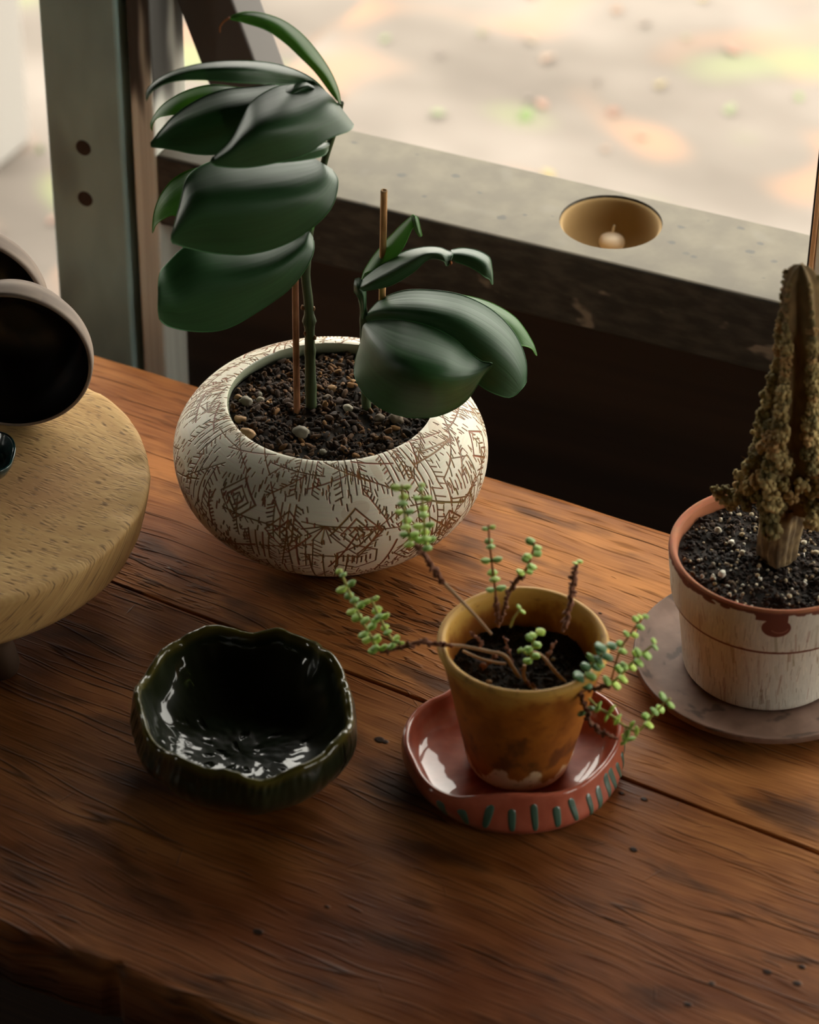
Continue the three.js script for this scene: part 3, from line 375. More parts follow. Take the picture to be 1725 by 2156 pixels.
{
  const R = ringInterp([[161, 0.0512], [175, 0.053], [190, 0.055], [200, 0.0586], [211, 0.0602], [219, 0.0607], [230, 0.0609], [237, 0.0598], [248, 0.0588], [259, 0.063], [266, 0.0622], [279, 0.0618], [287, 0.0584], [301, 0.0574], [313, 0.0555], [331, 0.0549], [343, 0.0566], [357, 0.0571], [9, 0.0562], [24, 0.0559], [40, 0.0546], [52, 0.0544], [65, 0.0506], [80, 0.0493], [96, 0.0485], [111, 0.0469], [123, 0.0487], [142, 0.0477]]);
  const b = thing('glazed_bowl', 'dark green glossy hand-built bowl with an uneven rim, empty, on the table', 'bowl', V(0.0556, TABLE, 0.1992));
  const outer = [[0, 0.0], [0.03, 0.0], [0.034, 0.0015], [0.044, 0.007], [0.053, 0.015], [0.0575, 0.0235], [0.0575, 0.031]], H = 0.041;
  const prof = curveProfile([...outer.map(([r, y]) => [r, y]), [0.0565, 0.0375]], 40);
  const inn = curveProfile([[0.0520, 0.0385], [0.0500, 0.031], [0.0455, 0.0225], [0.0375, 0.0155], [0.027, 0.0115], [0.014, 0.0094], [0, 0.009]], 44);
  const rim = []; for (let i = 1; i < 8; i++) { const a = (i / 8) * Math.PI; rim.push([0.05425 + 0.00225 * Math.cos(a), 0.0378 + 0.0032 * Math.sin(a)]); }
  const all = [...prof, ...rim, ...inn], n = all.length - 1, thinGlaze = [];
  const g = grid(360, n, (u, v) => {
    const k = Math.round(v * n), [r0, y0] = all[k], a = u * Math.PI * 2, s = R(a) / 0.0535, w = smooth(y0, 0.004, 0.036), out = k < prof.length;
    let r = r0 * lerp(1, s, out ? Math.max(w, 0.75 * smooth(r0, 0.03, 0.05)) : w), y = y0 + w * w * (0.0016 * Math.sin(a * 5 + 1) + 0.0012 * Math.sin(a * 11 + 2) + 0.0008 * N(Math.cos(a) * 9, Math.sin(a) * 9));
    if (out) { r += w * (0.0008 * N(a * 14, y0 * 60) + 0.00045 * Math.sin(a * 95 + y0 * 300 + 3 * N(a * 3, 1)) * smooth(N(a * 1.3, y0 * 30, 4), -0.2, 0.25)); r -= 0.0008 * smooth(N(a * 3, y0 * 120, 6), 0.2, 0.6); }
    else if (k > prof.length + rim.length) { const x = Math.cos(a) * r, z = Math.sin(a) * r, f = smooth(0.05 - r, 0.0, 0.025); y += f * (0.0007 * fbm(x * 50, z * 50, 3, 2) + 0.00016 * N(x * 260, z * 260, 5) - 0.0006 * smooth(N(x * 170, z * 170, 9), 0.3, 0.5)); r += (1 - f) * 0.0005 * N(a * 6, y0 * 80, 2); }
    thinGlaze.push(clamp(smooth(y0, 0.0355, 0.0405), 0, 1) * (0.7 + 0.3 * N(a * 8, 3)));  // lighter olive colour where the glaze thins over the rim
    return V(Math.cos(a) * r, y, Math.sin(a) * r);
  }, true);
  const c = []; for (const k of thinGlaze) c.push(lerp(0.016, 0.10, k), lerp(0.020, 0.082, k), lerp(0.009, 0.014, k));
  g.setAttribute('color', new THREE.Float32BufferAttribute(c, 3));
  part('bowl_body', g, phys({ vertexColors: true, roughness: 0.3, specularIntensity: 0.6, specularColor: new THREE.Color(0, 0, 0), clearcoat: 0.8, clearcoatRoughness: 0.04 }), b);
}
const DISH = V(0.1801, TABLE, 0.1342);
{
  const R = ringInterp([[-164, 0.0495], [-120, 0.053], [-68, 0.0555], [-46, 0.0565], [0, 0.0500], [36, 0.0505], [60, 0.0505], [80, 0.053], [98, 0.058], [113, 0.0595], [132, 0.0577], [147, 0.058], [165, 0.0567], [180, 0.0535]]);
  const Hh = ringInterp([[-164, 0.022], [-90, 0.021], [-46, 0.023], [0, 0.022], [36, 0.0235], [68, 0.0265], [85, 0.0245], [98, 0.0215], [120, 0.021], [150, 0.022]]);
  const d = thing('saucer_dish', 'glossy pink dish with a wavy rim and green painted strokes under the yellow pot', 'dish', DISH);
  const prof = curveProfile([[0, 0], [0.0475, 0], [0.0515, 0.0012], [0.0548, 0.0055], [0.0555, 0.011], [0.0545, 0.0195]], 34);
  const rim = []; for (let i = 1; i < 8; i++) { const a = (i / 8) * Math.PI; rim.push([0.0527 + 0.0018 * Math.cos(a), 0.0195 + 0.002 * Math.sin(a)]); }
  const inn = curveProfile([[0.0509, 0.0195], [0.0500, 0.014], [0.0465, 0.0085], [0.039, 0.0055], [0.018, 0.005], [0, 0.005]], 34);
  const all = [...prof, ...rim, ...inn], n = all.length - 1;
  const shape = (a, k) => { const [r0, y0] = all[k], w = smooth(y0, 0.0, 0.019), s = lerp(1, R(a) / 0.0545, k < prof.length ? smooth(y0, 0.003, 0.017) : smooth(r0, 0.02, 0.05)); return V(Math.cos(a) * r0 * s, y0 * lerp(1, Hh(a) / 0.0215, w) + 0.0003 * N(a * 5, y0 * 90) * w, Math.sin(a) * r0 * s); };
  const g = grid(256, n, (u, v) => shape(u * Math.PI * 2, Math.round(v * n)), true);
  const pinkTex = tex(512, 256, (u, v) => mix3(mix3(hex(0xa0503c), hex(0xb2604a), clamp(0.5 + fbm(u * 30, v * 12, 51, 3), 0, 1)), hex(0x8c4236), smooth(v, 0.0, 0.5) < 0.8 ? 0.35 : 0), true);
  part('dish_body', g, phys({ map: pinkTex, roughness: 0.3, specularColor: new THREE.Color(0, 0, 0), clearcoat: 0.85, clearcoatRoughness: 0.03 }), d);
  // the green strokes: thin raised glaze dabs on the outer wall
  const dab = phys({ color: 0x36584a, roughness: 0.35, clearcoat: 0.6, clearcoatRoughness: 0.1 });
  const ks = []; for (let k = 0; k < prof.length; k++) if (prof[k][1] > 0.003 && prof[k][1] < 0.0175 && prof[k][0] > 0.05) ks.push(k);
  const r = rng(9);
  for (const deg of [-42, -32, -22, -13, -5, 3, 12, 21, 31, 42, 54, 66, 78, 91, 104]) {
    const a0 = (deg + (r() - 0.5) * 3) * Math.PI / 180, tilt = (r() - 0.5) * 0.1, wd = 0.036 + r() * 0.02, top = ks[ks.length - 1 - Math.floor(r() * 2)], bot = ks[Math.floor(r() * 2)];
    const gg = grid(14, 8, (u, v) => { const k = lerp(bot, top, u), k0 = Math.floor(k), f = k - k0, half = wd * Math.sqrt(Math.max(0, 1 - (2 * u - 1) ** 4)) * (0.55 + 0.45 * u), a = a0 + tilt * (u - 0.5) + (v - 0.5) * 2 * half; const p = shape(a, k0).lerp(shape(a, Math.min(k0 + 1, prof.length - 1)), f), q = shape(a, Math.min(k0 + 1, prof.length - 1)).sub(shape(a, k0 - 1 < 0 ? 0 : k0 - 1)), tt = V(-Math.sin(a), 0, Math.cos(a)), nn = q.cross(tt).normalize(); if (nn.dot(V(Math.cos(a), 0, Math.sin(a))) < 0) nn.negate(); const e = Math.min(u, 1 - u) * 8, ee = Math.min(v, 1 - v) * 5; return p.addScaledVector(nn, 0.00055 * Math.sqrt(clamp(Math.min(e, ee), 0, 1)) - 0.0001); });
    part('painted_stroke', gg, dab, d);
  }
}

// ------------------------------------------------------------------ yellow pot with the trailing succulent
{
  const base = V(0.1823, TABLE + 0.0060, 0.1353);
  const p = thing('potted_succulent', 'trailing succulent with small round green leaves in a mustard yellow clay pot', 'potted plant', base);
  const potTex = tex(1024, 512, (u, v) => {
    const y = v, n1 = fbm(Math.cos(u * 6.283) * 3, y * 5, Math.sin(u * 6.283) * 3, 4), n2 = fbm(u * 40, y * 20, 61, 3);
    let c = mix3(mix3(hex(0x92551c), hex(0xb06c24), clamp(0.5 + n1, 0, 1)), hex(0xc89a48), smooth(y + 0.1 * n1, 0.8, 0.95));
    c = mix3(c, hex(0x4e2810), smooth(0.5 + n1 * 0.8 - Math.abs(y - 0.3) * 2.2, 0.0, 0.8) * 0.75);
    c = mix3(c, hex(0xdcc4a0), smooth(0.19 + 0.12 * n1 - y, 0.0, 0.05) * 0.85 * smooth(y, -0.02, 0.05));
    return mix3(c, hex(0x4b2812), smooth(n2, 0.3, 0.9) * 0.25); }, true);
  const mat = phys({ map: potTex, roughness: 0.55, specularIntensity: 0.6 });
  const prof = [...curveProfile([[0, 0], [0.022, 0], [0.0249, 0.0018], [0.0295, 0.020], [0.0345, 0.045], [0.0390, 0.066], [0.0412, 0.0735]], 40), ...curveProfile([[0.0418, 0.0752], [0.0428, 0.0775], [0.0421, 0.0798], [0.0402, 0.0803], [0.0386, 0.0792], [0.0378, 0.0765]], 16), ...curveProfile([[0.0374, 0.073], [0.0345, 0.058], [0.031, 0.042], [0.027, 0.02], [0, 0.015]], 24)];
  part('pot', lathe(prof, 128, (v) => { const a = Math.atan2(v.z, v.x), k = 1 + 0.006 * Math.sin(a * 3 + 1) + 0.004 * N(a * 4, v.y * 30); v.x *= k; v.z *= k; }, 0.0803), mat, p);
  const [soil, surf] = soilDisc(0.0350, 0.060, 8, 0.002, 900, 0.0016, p, [0x17100b, 0x0e0906, 0x241810, 0x2f2014]);
  for (const [px, py, s, c] of [[1030, 1437, 0.0016, 1], [1165, 1395, 0.0012, 2], [1090, 1455, 0.0011, 1]]) { const q = level(px, py, base.y + 0.061).sub(base); const m = part('pebble', blob(s, 2, px, 0.3, 1.4, 1, 0.8, 1), stoneMats[c], soil); m.position.set(q.x, surf(q.x, q.z) + s * 0.4, q.z); }
  const at = upright(base), L = (px, py, off = 0) => at(px, py, off).sub(base);
  const greens = [0xb6d868, 0x9ec45c, 0xc4de64, 0x92b85e].map((c) => phys({ color: c, roughness: 0.45, transmission: 0.2, thickness: 0, specularIntensity: 0.6 }));
  const darkGreen = phys({ color: 0x5d8a58, roughness: 0.45, transmission: 0.15, thickness: 0 });
  const dry = std({ color: 0x7a4c36, roughness: 0.85 }), woody = std({ color: 0xa58464, roughness: 0.8 }), youngStem = std({ color: 0xa8a050, roughness: 0.6 }), redStem = std({ color: 0x9a5c2c, roughness: 0.6 });
  const cushion = (() => { const g = blob(1, 3, 2, 0.03, 1, 1, 1, 1), q = g.attributes.position; for (let i = 0; i < q.count; i++) { const x = q.getX(i), y = q.getY(i), z = q.getZ(i); const w = 1 - 0.35 * Math.max(0, -x); q.setXYZ(i, (x + 1) * 0.0025, y * 0.00095 + 0.0011 * ((x + 1) / 2) ** 2, z * 0.0025 * w * (1 - 0.12 * Math.max(0, x))); } g.computeVertexNormals(); return g; })();
  const dryLeaf = blob(0.0014, 1, 6, 0.5, 2, 1.2, 0.6, 0.8);
  const r = rng(21), up = V(0, 1, 0);
  function pair(stem, P, dir, twist, s, mats) {
    const side = V().crossVectors(dir, Math.abs(dir.y) > 0.9 ? V(1, 0, 0.3) : up).normalize();
    for (const f of [0, Math.PI]) {
      const out = side.clone().applyAxisAngle(dir, twist + f), nrm = dir.clone().addScaledVector(out, 0.15).normalize(), zz = V().crossVectors(out, nrm).normalize(), xx = V().crossVectors(nrm, zz).normalize();
      const m = part('leaf', cushion, mats[Math.floor(r() * mats.length)], stem); m.quaternion.setFromRotationMatrix(new THREE.Matrix4().makeBasis(xx, nrm, zz)); m.position.copy(P); m.scale.setScalar(s * (0.9 + r() * 0.25));
    }
  }
  // each branch: its path in the picture (px, py, metres nearer), thickness, material, and where its leaf pairs sit
  function branch(path, r0, r1, mat, pairs = [], mats = greens, s = 1, dried = 0) {
    const pts = path.map((q) => L(...q)), c = new THREE.CatmullRomCurve3(pts, false, 'centripetal');
    const st = part('stem', tube(pts, r0, r1, 8), mat, p);
    let tw = r() * 3; const S = []; for (let i = 0; i <= 80; i++) S.push(c.getPoint(i / 80));
    for (const [px, py] of pairs) {
      let best = 0, bd = 1e9; S.forEach((q, i) => { const off = path[0][2] || 0, h = q.clone().add(base).project(camera), dx = (h.x * 0.5 + 0.5) * PX_W - px, dy = (0.5 - h.y * 0.5) * PX_H - py, d = dx * dx + dy * dy; if (d < bd) { bd = d; best = i; } });
      const t = best / 80, tp = t > 0.95 ? 0.72 : 1; pair(st, c.getPoint(t), c.getTangent(t), tw += Math.PI / 2 + (r() - 0.5) * 0.4, s * tp, mats);
    }
    for (let i = 0; i < dried; i++) { const t = 0.05 + (0.9 * (i + r() * 0.5)) / dried, m = part('dry_leaf', dryLeaf, dry, st); m.position.copy(c.getPoint(t)).add(V(r() - 0.5, r() - 0.5, r() - 0.5).multiplyScalar(0.0018)); m.rotation.set(r() * 6, r() * 6, r() * 6); m.scale.setScalar(0.7 + r() * 0.7); }
    return st;
  }
  branch([[1035, 1335, 0.004], [1000, 1295, 0.004], [965, 1258, 0.003], [930, 1222, 0.002]], 0.0007, 0.0009, woody);
  branch([[935, 1228, 0.002], [912, 1195, 0.002], [895, 1170, 0.001], [872, 1145, 0.0]], 0.0011, 0.0012, dry, [], greens, 1, 22);
  branch([[868, 1148, 0.001], [856, 1105, 0.001], [850, 1060, 0], [846, 1020, 0]], 0.0007, 0.0006, youngStem, [[862, 1140], [858, 1126], [853, 1104], [851, 1078], [848, 1053], [846, 1026]]);
  branch([[899, 1152, 0], [894, 1110, 0], [891, 1070, 0], [887, 1020, -0.001]], 0.0007, 0.0006, youngStem, [[898, 1148], [896, 1136], [895, 1127], [893, 1107], [892, 1077], [890, 1048], [888, 1025]]);
  branch([[1110, 1452, 0.006], [1082, 1408, 0.008], [1062, 1380, 0.008], [1030, 1372, 0.008], [985, 1362, 0.008], [950, 1358, 0.009]], 0.0010, 0.0009, woody);
  branch([[1065, 1398, 0.007], [1030, 1392, 0.008], [1000, 1382, 0.008], [975, 1370, 0.008]], 0.0007, 0.0007, woody);
  branch([[955, 1359, 0.009], [920, 1357, 0.010], [882, 1352, 0.011], [850, 1362, 0.012], [800, 1372, 0.013]], 0.0009, 0.0010, dry, [], greens, 1, 16);
  branch([[800, 1370, 0.013], [775, 1330, 0.013], [752, 1285, 0.013], [735, 1245, 0.013], [716, 1202, 0.013]], 0.0007, 0.0006, youngStem, [[796, 1366], [790, 1356], [782, 1344], [773, 1328], [760, 1303], [748, 1283], [740, 1260], [728, 1236], [717, 1206]], greens, 1.05);
  branch([[835, 1360, 0.012], [818, 1335, 0.012], [800, 1300, 0.012], [781, 1260, 0.012]], 0.0007, 0.0006, youngStem, [[828, 1352], [809, 1328], [800, 1303], [795, 1292], [782, 1263]]);
  branch([[843, 1368, 0.012], [842, 1352, 0.013]], 0.0005, 0.0004, youngStem, [[842, 1350]], greens, 0.7);
  branch([[1050, 1320, -0.004], [1046, 1275, -0.006], [1043, 1240, -0.008], [1036, 1185, -0.009], [1031, 1140, -0.01], [1029, 1105, -0.01]], 0.0008, 0.0005, redStem, [[1043, 1240], [1039, 1212], [1035, 1180], [1031, 1146], [1029, 1112]]);
  branch([[1050, 1315, -0.003], [1047, 1285, -0.006], [1044, 1255, -0.007]], 0.0010, 0.0009, dry, [], greens, 1, 12);
  branch([[1055, 1310, -0.003], [1070, 1255, -0.008], [1085, 1228, -0.01], [1105, 1205, -0.011]], 0.0009, 0.0009, dry, [], greens, 1, 16);
  branch([[1103, 1208, -0.011], [1113, 1188, -0.011], [1121, 1165, -0.011], [1126, 1142, -0.011]], 0.0007, 0.0005, redStem, [[1106, 1204], [1115, 1186], [1121, 1168], [1125, 1147]]);
  branch([[1185, 1330, 0.0], [1200, 1275, -0.006], [1207, 1225, -0.009], [1216, 1184, -0.011]], 0.0010, 0.0008, dry, [[1217, 1182]], [greens[2]], 0.95, 30);
  branch([[1075, 1320, 0.002], [1083, 1300, 0.003], [1097, 1282, 0.003]], 0.0006, 0.0005, youngStem, [[1097, 1283]], greens, 0.8);
  branch([[1200, 1445, 0.010], [1170, 1415, 0.009], [1140, 1380, 0.009], [1122, 1372, 0.010]], 0.0009, 0.0008, woody);
  branch([[1120, 1390, 0.011], [1120, 1370, 0.011], [1124, 1350, 0.011], [1131, 1330, 0.011]], 0.0007, 0.0005, youngStem, [[1120, 1386], [1119, 1376], [1121, 1362], [1124, 1350], [1130, 1334]], greens, 0.95);
  branch([[1112, 1380, 0.011], [1098, 1368, 0.011]], 0.0005, 0.0004, youngStem, [[1099, 1369]], greens, 0.6);
  branch([[1105, 1400, 0.008], [1104, 1425, 0.010], [1120, 1448, 0.014], [1150, 1458, 0.018], [1190, 1452, 0.022], [1225, 1445, 0.026]], 0.0010, 0.0009, woody, [], greens, 1, 8);
  branch([[1222, 1447, 0.026], [1232, 1425, 0.026], [1250, 1396, 0.026], [1270, 1376, 0.026], [1280, 1358, 0.026]], 0.0008, 0.0006, youngStem, [[1224, 1443], [1228, 1434], [1232, 1425], [1238, 1414], [1245, 1403], [1254, 1392], [1263, 1382], [1272, 1374], [1279, 1362]], [darkGreen, greens[3]], 1.2);
  branch([[1225, 1448, 0.026], [1262, 1450, 0.027], [1285, 1440, 0.028]], 0.0008, 0.0008, dry, [], greens, 1, 10);
  branch([[1282, 1443, 0.028], [1300, 1428, 0.028], [1325, 1402, 0.028], [1350, 1378, 0.028], [1380, 1355, 0.028]], 0.0007, 0.0006, youngStem, [[1288, 1438], [1310, 1420], [1325, 1405], [1343, 1386], [1352, 1374], [1378, 1357]], greens, 1.1);
  branch([[1285, 1440, 0.022], [1308, 1365, 0.022], [1328, 1335, 0.022], [1354, 1298, 0.022]], 0.0005, 0.0005, redStem, [[1308, 1362], [1328, 1335], [1345, 1312], [1353, 1298]], greens, 0.9);
  branch([[1215, 1452, 0.028], [1228, 1478, 0.032], [1238, 1510, 0.034], [1262, 1538, 0.036], [1302, 1556, 0.038]], 0.0009, 0.0006, dry, [[1229, 1498]], [darkGreen], 1, 18);
  branch([[1240, 1470, 0.034], [1260, 1490, 0.036], [1290, 1508, 0.038], [1318, 1530, 0.040], [1345, 1538, 0.040], [1368, 1512, 0.040], [1392, 1488, 0.040], [1412, 1470, 0.040]], 0.0007, 0.0005, youngStem, [[1258, 1490], [1282, 1503], [1300, 1518], [1328, 1534], [1342, 1538], [1364, 1517], [1384, 1496], [1405, 1476]], greens, 1);
  branch([[1318, 1530, 0.040], [1316, 1548, 0.041], [1322, 1562, 0.042]], 0.0005, 0.0004, youngStem, [[1318, 1550], [1321, 1560]], greens, 0.8);
  for (const [a, b, c2] of [[[1010, 1420], [1030, 1395], [1050, 1370]], [[1080, 1400], [1072, 1370], [1060, 1340]], [[1150, 1400], [1160, 1370], [1172, 1350]], [[990, 1330], [1010, 1350], [1015, 1372]]]) branch([[...a, 0.004], [...b, 0.003], [...c2, 0.002]], 0.0005, 0.0004, dry, [], greens, 1, 5);
}

// ------------------------------------------------------------------ terracotta pot with the cactus, on its saucer
{
  const foot = V(0.2625, TABLE, 0.004);
  const sc = thing('clay_saucer', 'flat brown clay saucer under the whitewashed terracotta pot', 'saucer', foot);
  const scMat = std({ map: tex(512, 128, (u, v) => mix3(mix3(hex(0x86695a), hex(0x745848), clamp(0.5 + fbm(u * 30, v * 10, 71, 4), 0, 1)), hex(0x3a2a20), smooth(fbm(u * 22, v * 16, 72, 3), 0.35, 0.6) * 0.6), true), roughness: 0.65 });
  part('saucer_body', lathe([...curveProfile([[0, 0], [0.05, 0], [0.057, 0.0015], [0.066, 0.0065], [0.0688, 0.0095], [0.0682, 0.0115]], 24), ...curveProfile([[0.0672, 0.0118], [0.062, 0.0085], [0.054, 0.0068], [0, 0.0062]], 20)], 128), scMat, sc);
  const base = V(0.2625, TABLE + 0.0066, 0.004);
  const p = thing('potted_cactus', 'knobbly brown cactus in a terracotta pot brushed with flaking white paint', 'potted plant', base);
  const wash = canvasTex(2048, 512, (x, w, h) => {
    const r = rng(31); x.fillStyle = '#6e3a26'; x.fillRect(0, 0, w, h); x.fillStyle = 'rgba(216,212,200,0.92)'; x.fillRect(0, h - 0.705 * h, w, (0.705 - 0.34) * h); x.fillRect(0, h - 0.948 * h, w, (0.948 - 0.735) * h);
    const vy = (v) => (1 - v) * h;                         // v runs from the foot (0) over the rim to the inside
    for (let i = 0; i < 5200; i++) {                        // brushed strokes, body then collar
      const collar = r() < 0.42, a = collar ? 0.735 : 0.345, b = collar ? 0.948 : 0.705, v = lerp(a, b, r()), X = r() * w, sl = collar ? -0.12 : 0.35 * Math.sin(X / w * 12), len = 10 + r() * 34, g = 0.78 + r() * 0.2;
      x.strokeStyle = `rgba(${220 * g + 14},${213 * g + 12},${196 * g + 12},${0.28 + r() * 0.4})`; x.lineWidth = 1 + r() * 4.5;
      x.beginPath(); x.moveTo(X, clamp(vy(v) - len / 2, vy(b), vy(a))); x.lineTo(X + sl * len, clamp(vy(v) + len / 2, vy(b), vy(a))); x.stroke();
    }
    for (let i = 0; i < 700; i++) { x.strokeStyle = `rgba(${80 + r() * 40},${48 + r() * 25},${32},${0.2 + r() * 0.35})`; x.lineWidth = 0.7 + r() * 1.8; const X = r() * w, Y = vy(0.36 + r() * 0.58); x.beginPath(); x.moveTo(X, Y); x.lineTo(X + (r() - 0.3) * 12, Y + 10 + r() * 30); x.stroke(); }
    for (let i = 0; i < 130; i++) { x.strokeStyle = `rgba(${100 + r() * 40},${66 + r() * 30},${45 + r() * 20},${0.10 + r() * 0.25})`; x.lineWidth = 3 + r() * 10; const X = r() * w, Y = vy(0.4 + r() * 0.5), l = 25 + r() * 60; x.beginPath(); x.moveTo(X, Y); x.lineTo(X + (r() - 0.2) * l * 0.5, Y + l); x.stroke(); }
    for (let i = 0; i < 260; i++) { x.fillStyle = '#6b3622'; const X = r() * w; x.beginPath(); x.ellipse(X, vy(0.725 - r() * r() * 0.025), 6 + r() * 18, 2 + r() * 5, 0, 0, 7); x.fill(); x.beginPath(); x.ellipse(r() * w, vy(0.957 - r() * r() * 0.03), 5 + r() * 22, 2 + r() * 5, 0, 0, 7); x.fill(); }
    const ox = w * 0.567; x.fillStyle = '#6a3222'; x.beginPath(); x.ellipse(ox, vy(0.875), 46, 26, 0, 0, 7); x.fill(); x.fillRect(ox - 66, vy(0.955), 100, 22); x.strokeStyle = 'rgba(190,150,130,0.6)'; x.lineWidth = 2; x.beginPath(); x.ellipse(ox + 10, vy(0.878), 28, 15, 0, 0.2, 2.6); x.stroke();
    x.fillStyle = '#a5623f'; x.fillRect(0, 0, w, vy(0.957));
    for (let i = 0; i < 400; i++) { x.fillStyle = `rgba(${150 + r() * 50},${85 + r() * 35},${55 + r() * 25},0.25)`; x.fillRect(r() * w, r() * vy(0.957), 20 + r() * 60, 2 + r() * 5); }
  }, true);
  wash.flipY = true;
  const prof = [...curveProfile([[0, 0], [0.038, 0], [0.0415, 0.0015], [0.0432, 0.012], [0.0462, 0.034], [0.0478, 0.045]], 40), ...curveProfile([[0.0486, 0.0458], [0.0505, 0.0468], [0.0525, 0.060], [0.0540, 0.0735]], 24), ...curveProfile([[0.0538, 0.0755], [0.0526, 0.0768], [0.0510, 0.0764], [0.0498, 0.0745]], 10)];
  part('pot', lathe(prof, 128), std({ map: wash, roughness: 0.8 }), p);
  part('pot_inside', lathe(curveProfile([[0.0498, 0.0745], [0.0490, 0.070], [0.046, 0.04], [0.04, 0.012], [0, 0.01]], 30), 128), std({ map: tex(128, 64, (u, v) => mix3(hex(0x9a5a38), hex(0xb06c46), clamp(0.5 + fbm(u * 12, v * 6, 77, 3), 0, 1)), true), roughness: 0.85 }), p, 'bare terracotta inside of the pot');
  const [soil, surf, r] = soilDisc(0.0488, 0.0685, 14, 0.003, 2600, 0.0016, p, [0x30221a, 0x1a120c, 0x3e2c1f, 0x54402c, 0x77634c]);
  const perl = [0xcfc4ae, 0xb9a98c, 0xd8d2c4, 0xa8916e].map((c) => std({ color: c, roughness: 0.85 })), pg = [1, 2, 3].map((k) => blob(1, 1, k * 5, 0.5, 1.3, 1, 0.8, 0.9));
  for (let i = 0; i < 190; i++) { const a = r() * 6.283, q = Math.sqrt(r()) * 0.046, s = 0.0006 + r() * r() * r() * 0.0019 + r() * 0.0004, x = Math.cos(a) * q, z = Math.sin(a) * q, m = part('perlite', pg[i % 3], perl[i % 4], soil); m.position.set(x, surf(x, z) + s * 0.5, z); m.scale.setScalar(s); m.rotation.set(r() * 6, r() * 6, r() * 6); }
  // cactus
  const at = upright(base), L = (px, py, off = 0) => at(px, py, off).sub(base);
  const skin = std({ map: tex(128, 256, (u, v) => mix3(hex(0x6a5430), hex(0x866c42), clamp(0.5 + fbm(u * 14, v * 10, 81, 3), 0, 1)), true), roughness: 0.85 });
  const knobMats = [0xa08a58, 0xb09a66, 0x8c7a4a, 0xac8a58, 0x7a6c42].map((c) => std({ color: c, roughness: 0.9 }));
  const trunk = part('trunk', tube([[1636, 1172, 0.002], [1640, 1140, 0.002], [1650, 1090, 0.0], [1656, 1050, 0]].map((q) => L(...q)), 0.0088, 0.0105, 40, 30, (u, a) => 1 + 0.16 * Math.sin(a * 4) + 0.06 * Math.sin(a * 13 + u * 4) + 0.05 * N(a * 3, u * 6)), std({ map: tex(128, 128, (u, v) => mix3(hex(0x8a7450), hex(0x54432c), clamp(0.5 + fbm(v * 16, u * 4, 82, 3), 0, 1)), true), roughness: 0.9 }), p, 'bare woody lower trunk');
  const axisPts = [[1656, 1060, 0], [1664, 980, 0], [1674, 880, 0], [1682, 780, 0], [1687, 680, 0], [1688, 600, 0], [1687, 556, 0]].map((q) => L(...q));
  const axis = new THREE.CatmullRomCurve3(axisPts, false, 'centripetal');
  const coreR = (u) => (u < 0.62 ? lerp(0.0165, 0.0105, u / 0.62) : 0.0105 * (u > 0.86 ? Math.sqrt(Math.max(0.0, 1 - ((u - 0.86) / 0.14) ** 2)) : 1));
  const ribA = (k, u) => k * Math.PI * 2 / 5 + 0.55 + 0.4 * (u - 0.5);
  const core = part('column', grid(100, 60, (u, v) => { const a = v * Math.PI * 2, c = axis.getPointAt(u); let d = 9; for (let k = 0; k < 5; k++) { const q = Math.abs(((a - ribA(k, u)) % 6.283 + 9.425) % 6.283 - 3.1416); d = Math.min(d, q); } const s = coreR(u) * (0.62 + 0.38 * Math.exp(-((d / 0.28) ** 2)) + 0.05 * Math.exp(-((d / 0.2) ** 2)) * Math.sin(u * 190)); return c.add(V(Math.cos(a) * s, 0, Math.sin(a) * s)); }), skin, p);
  const bump = blob(1, 1, 3, 0.25, 1.5);
  const cluster = (seed) => { const q = rng(seed), gs = [moved(bump, 0, 0, 0, 0, 0, 0, 0.62)]; for (let i = 0; i < 22; i++) { const z = q() * 2 - 1, a = q() * 6.283, s = Math.sqrt(1 - z * z), rr = 0.62 + q() * 0.24; gs.push(moved(bump, s * Math.cos(a) * rr, z * rr, s * Math.sin(a) * rr, q() * 6, q() * 6, 0, 0.2 + q() * 0.16)); } return mergeGeometries(gs); };
  const cg = [5, 6, 7, 8, 9, 10].map(cluster);
  const offset = (P, s) => { const m = part('offset', cg[Math.floor(r() * 6)], knobMats[Math.floor(r() * 5)], p); m.position.copy(P); m.scale.set(s * (0.85 + r() * 0.3), s * (0.85 + r() * 0.3), s * (0.85 + r() * 0.3)); m.rotation.set(r() * 6, r() * 6, r() * 6); };
  for (let k = 0; k < 5; k++) for (let u = 0.0; u < 0.95; u += 0.022) {
    const sz = u < 0.55 ? lerp(0.0052, 0.0036, u / 0.55) : u < 0.78 ? 0.0027 : 0.0014, reach = coreR(u) * (u > 0.72 ? 0.98 : 1.0) + (u < 0.5 ? 0.012 * (0.5 - u) * (0.2 + 1.3 * r()) : u < 0.75 ? 0.0012 * r() : 0), a = ribA(k, u) + (r() - 0.5) * (u < 0.4 ? 0.5 : 0.08);
    offset(axis.getPointAt(u).add(V(Math.cos(a) * reach, (r() - 0.5) * 0.002, Math.sin(a) * reach)), sz * (0.8 + r() * 0.45));
  }
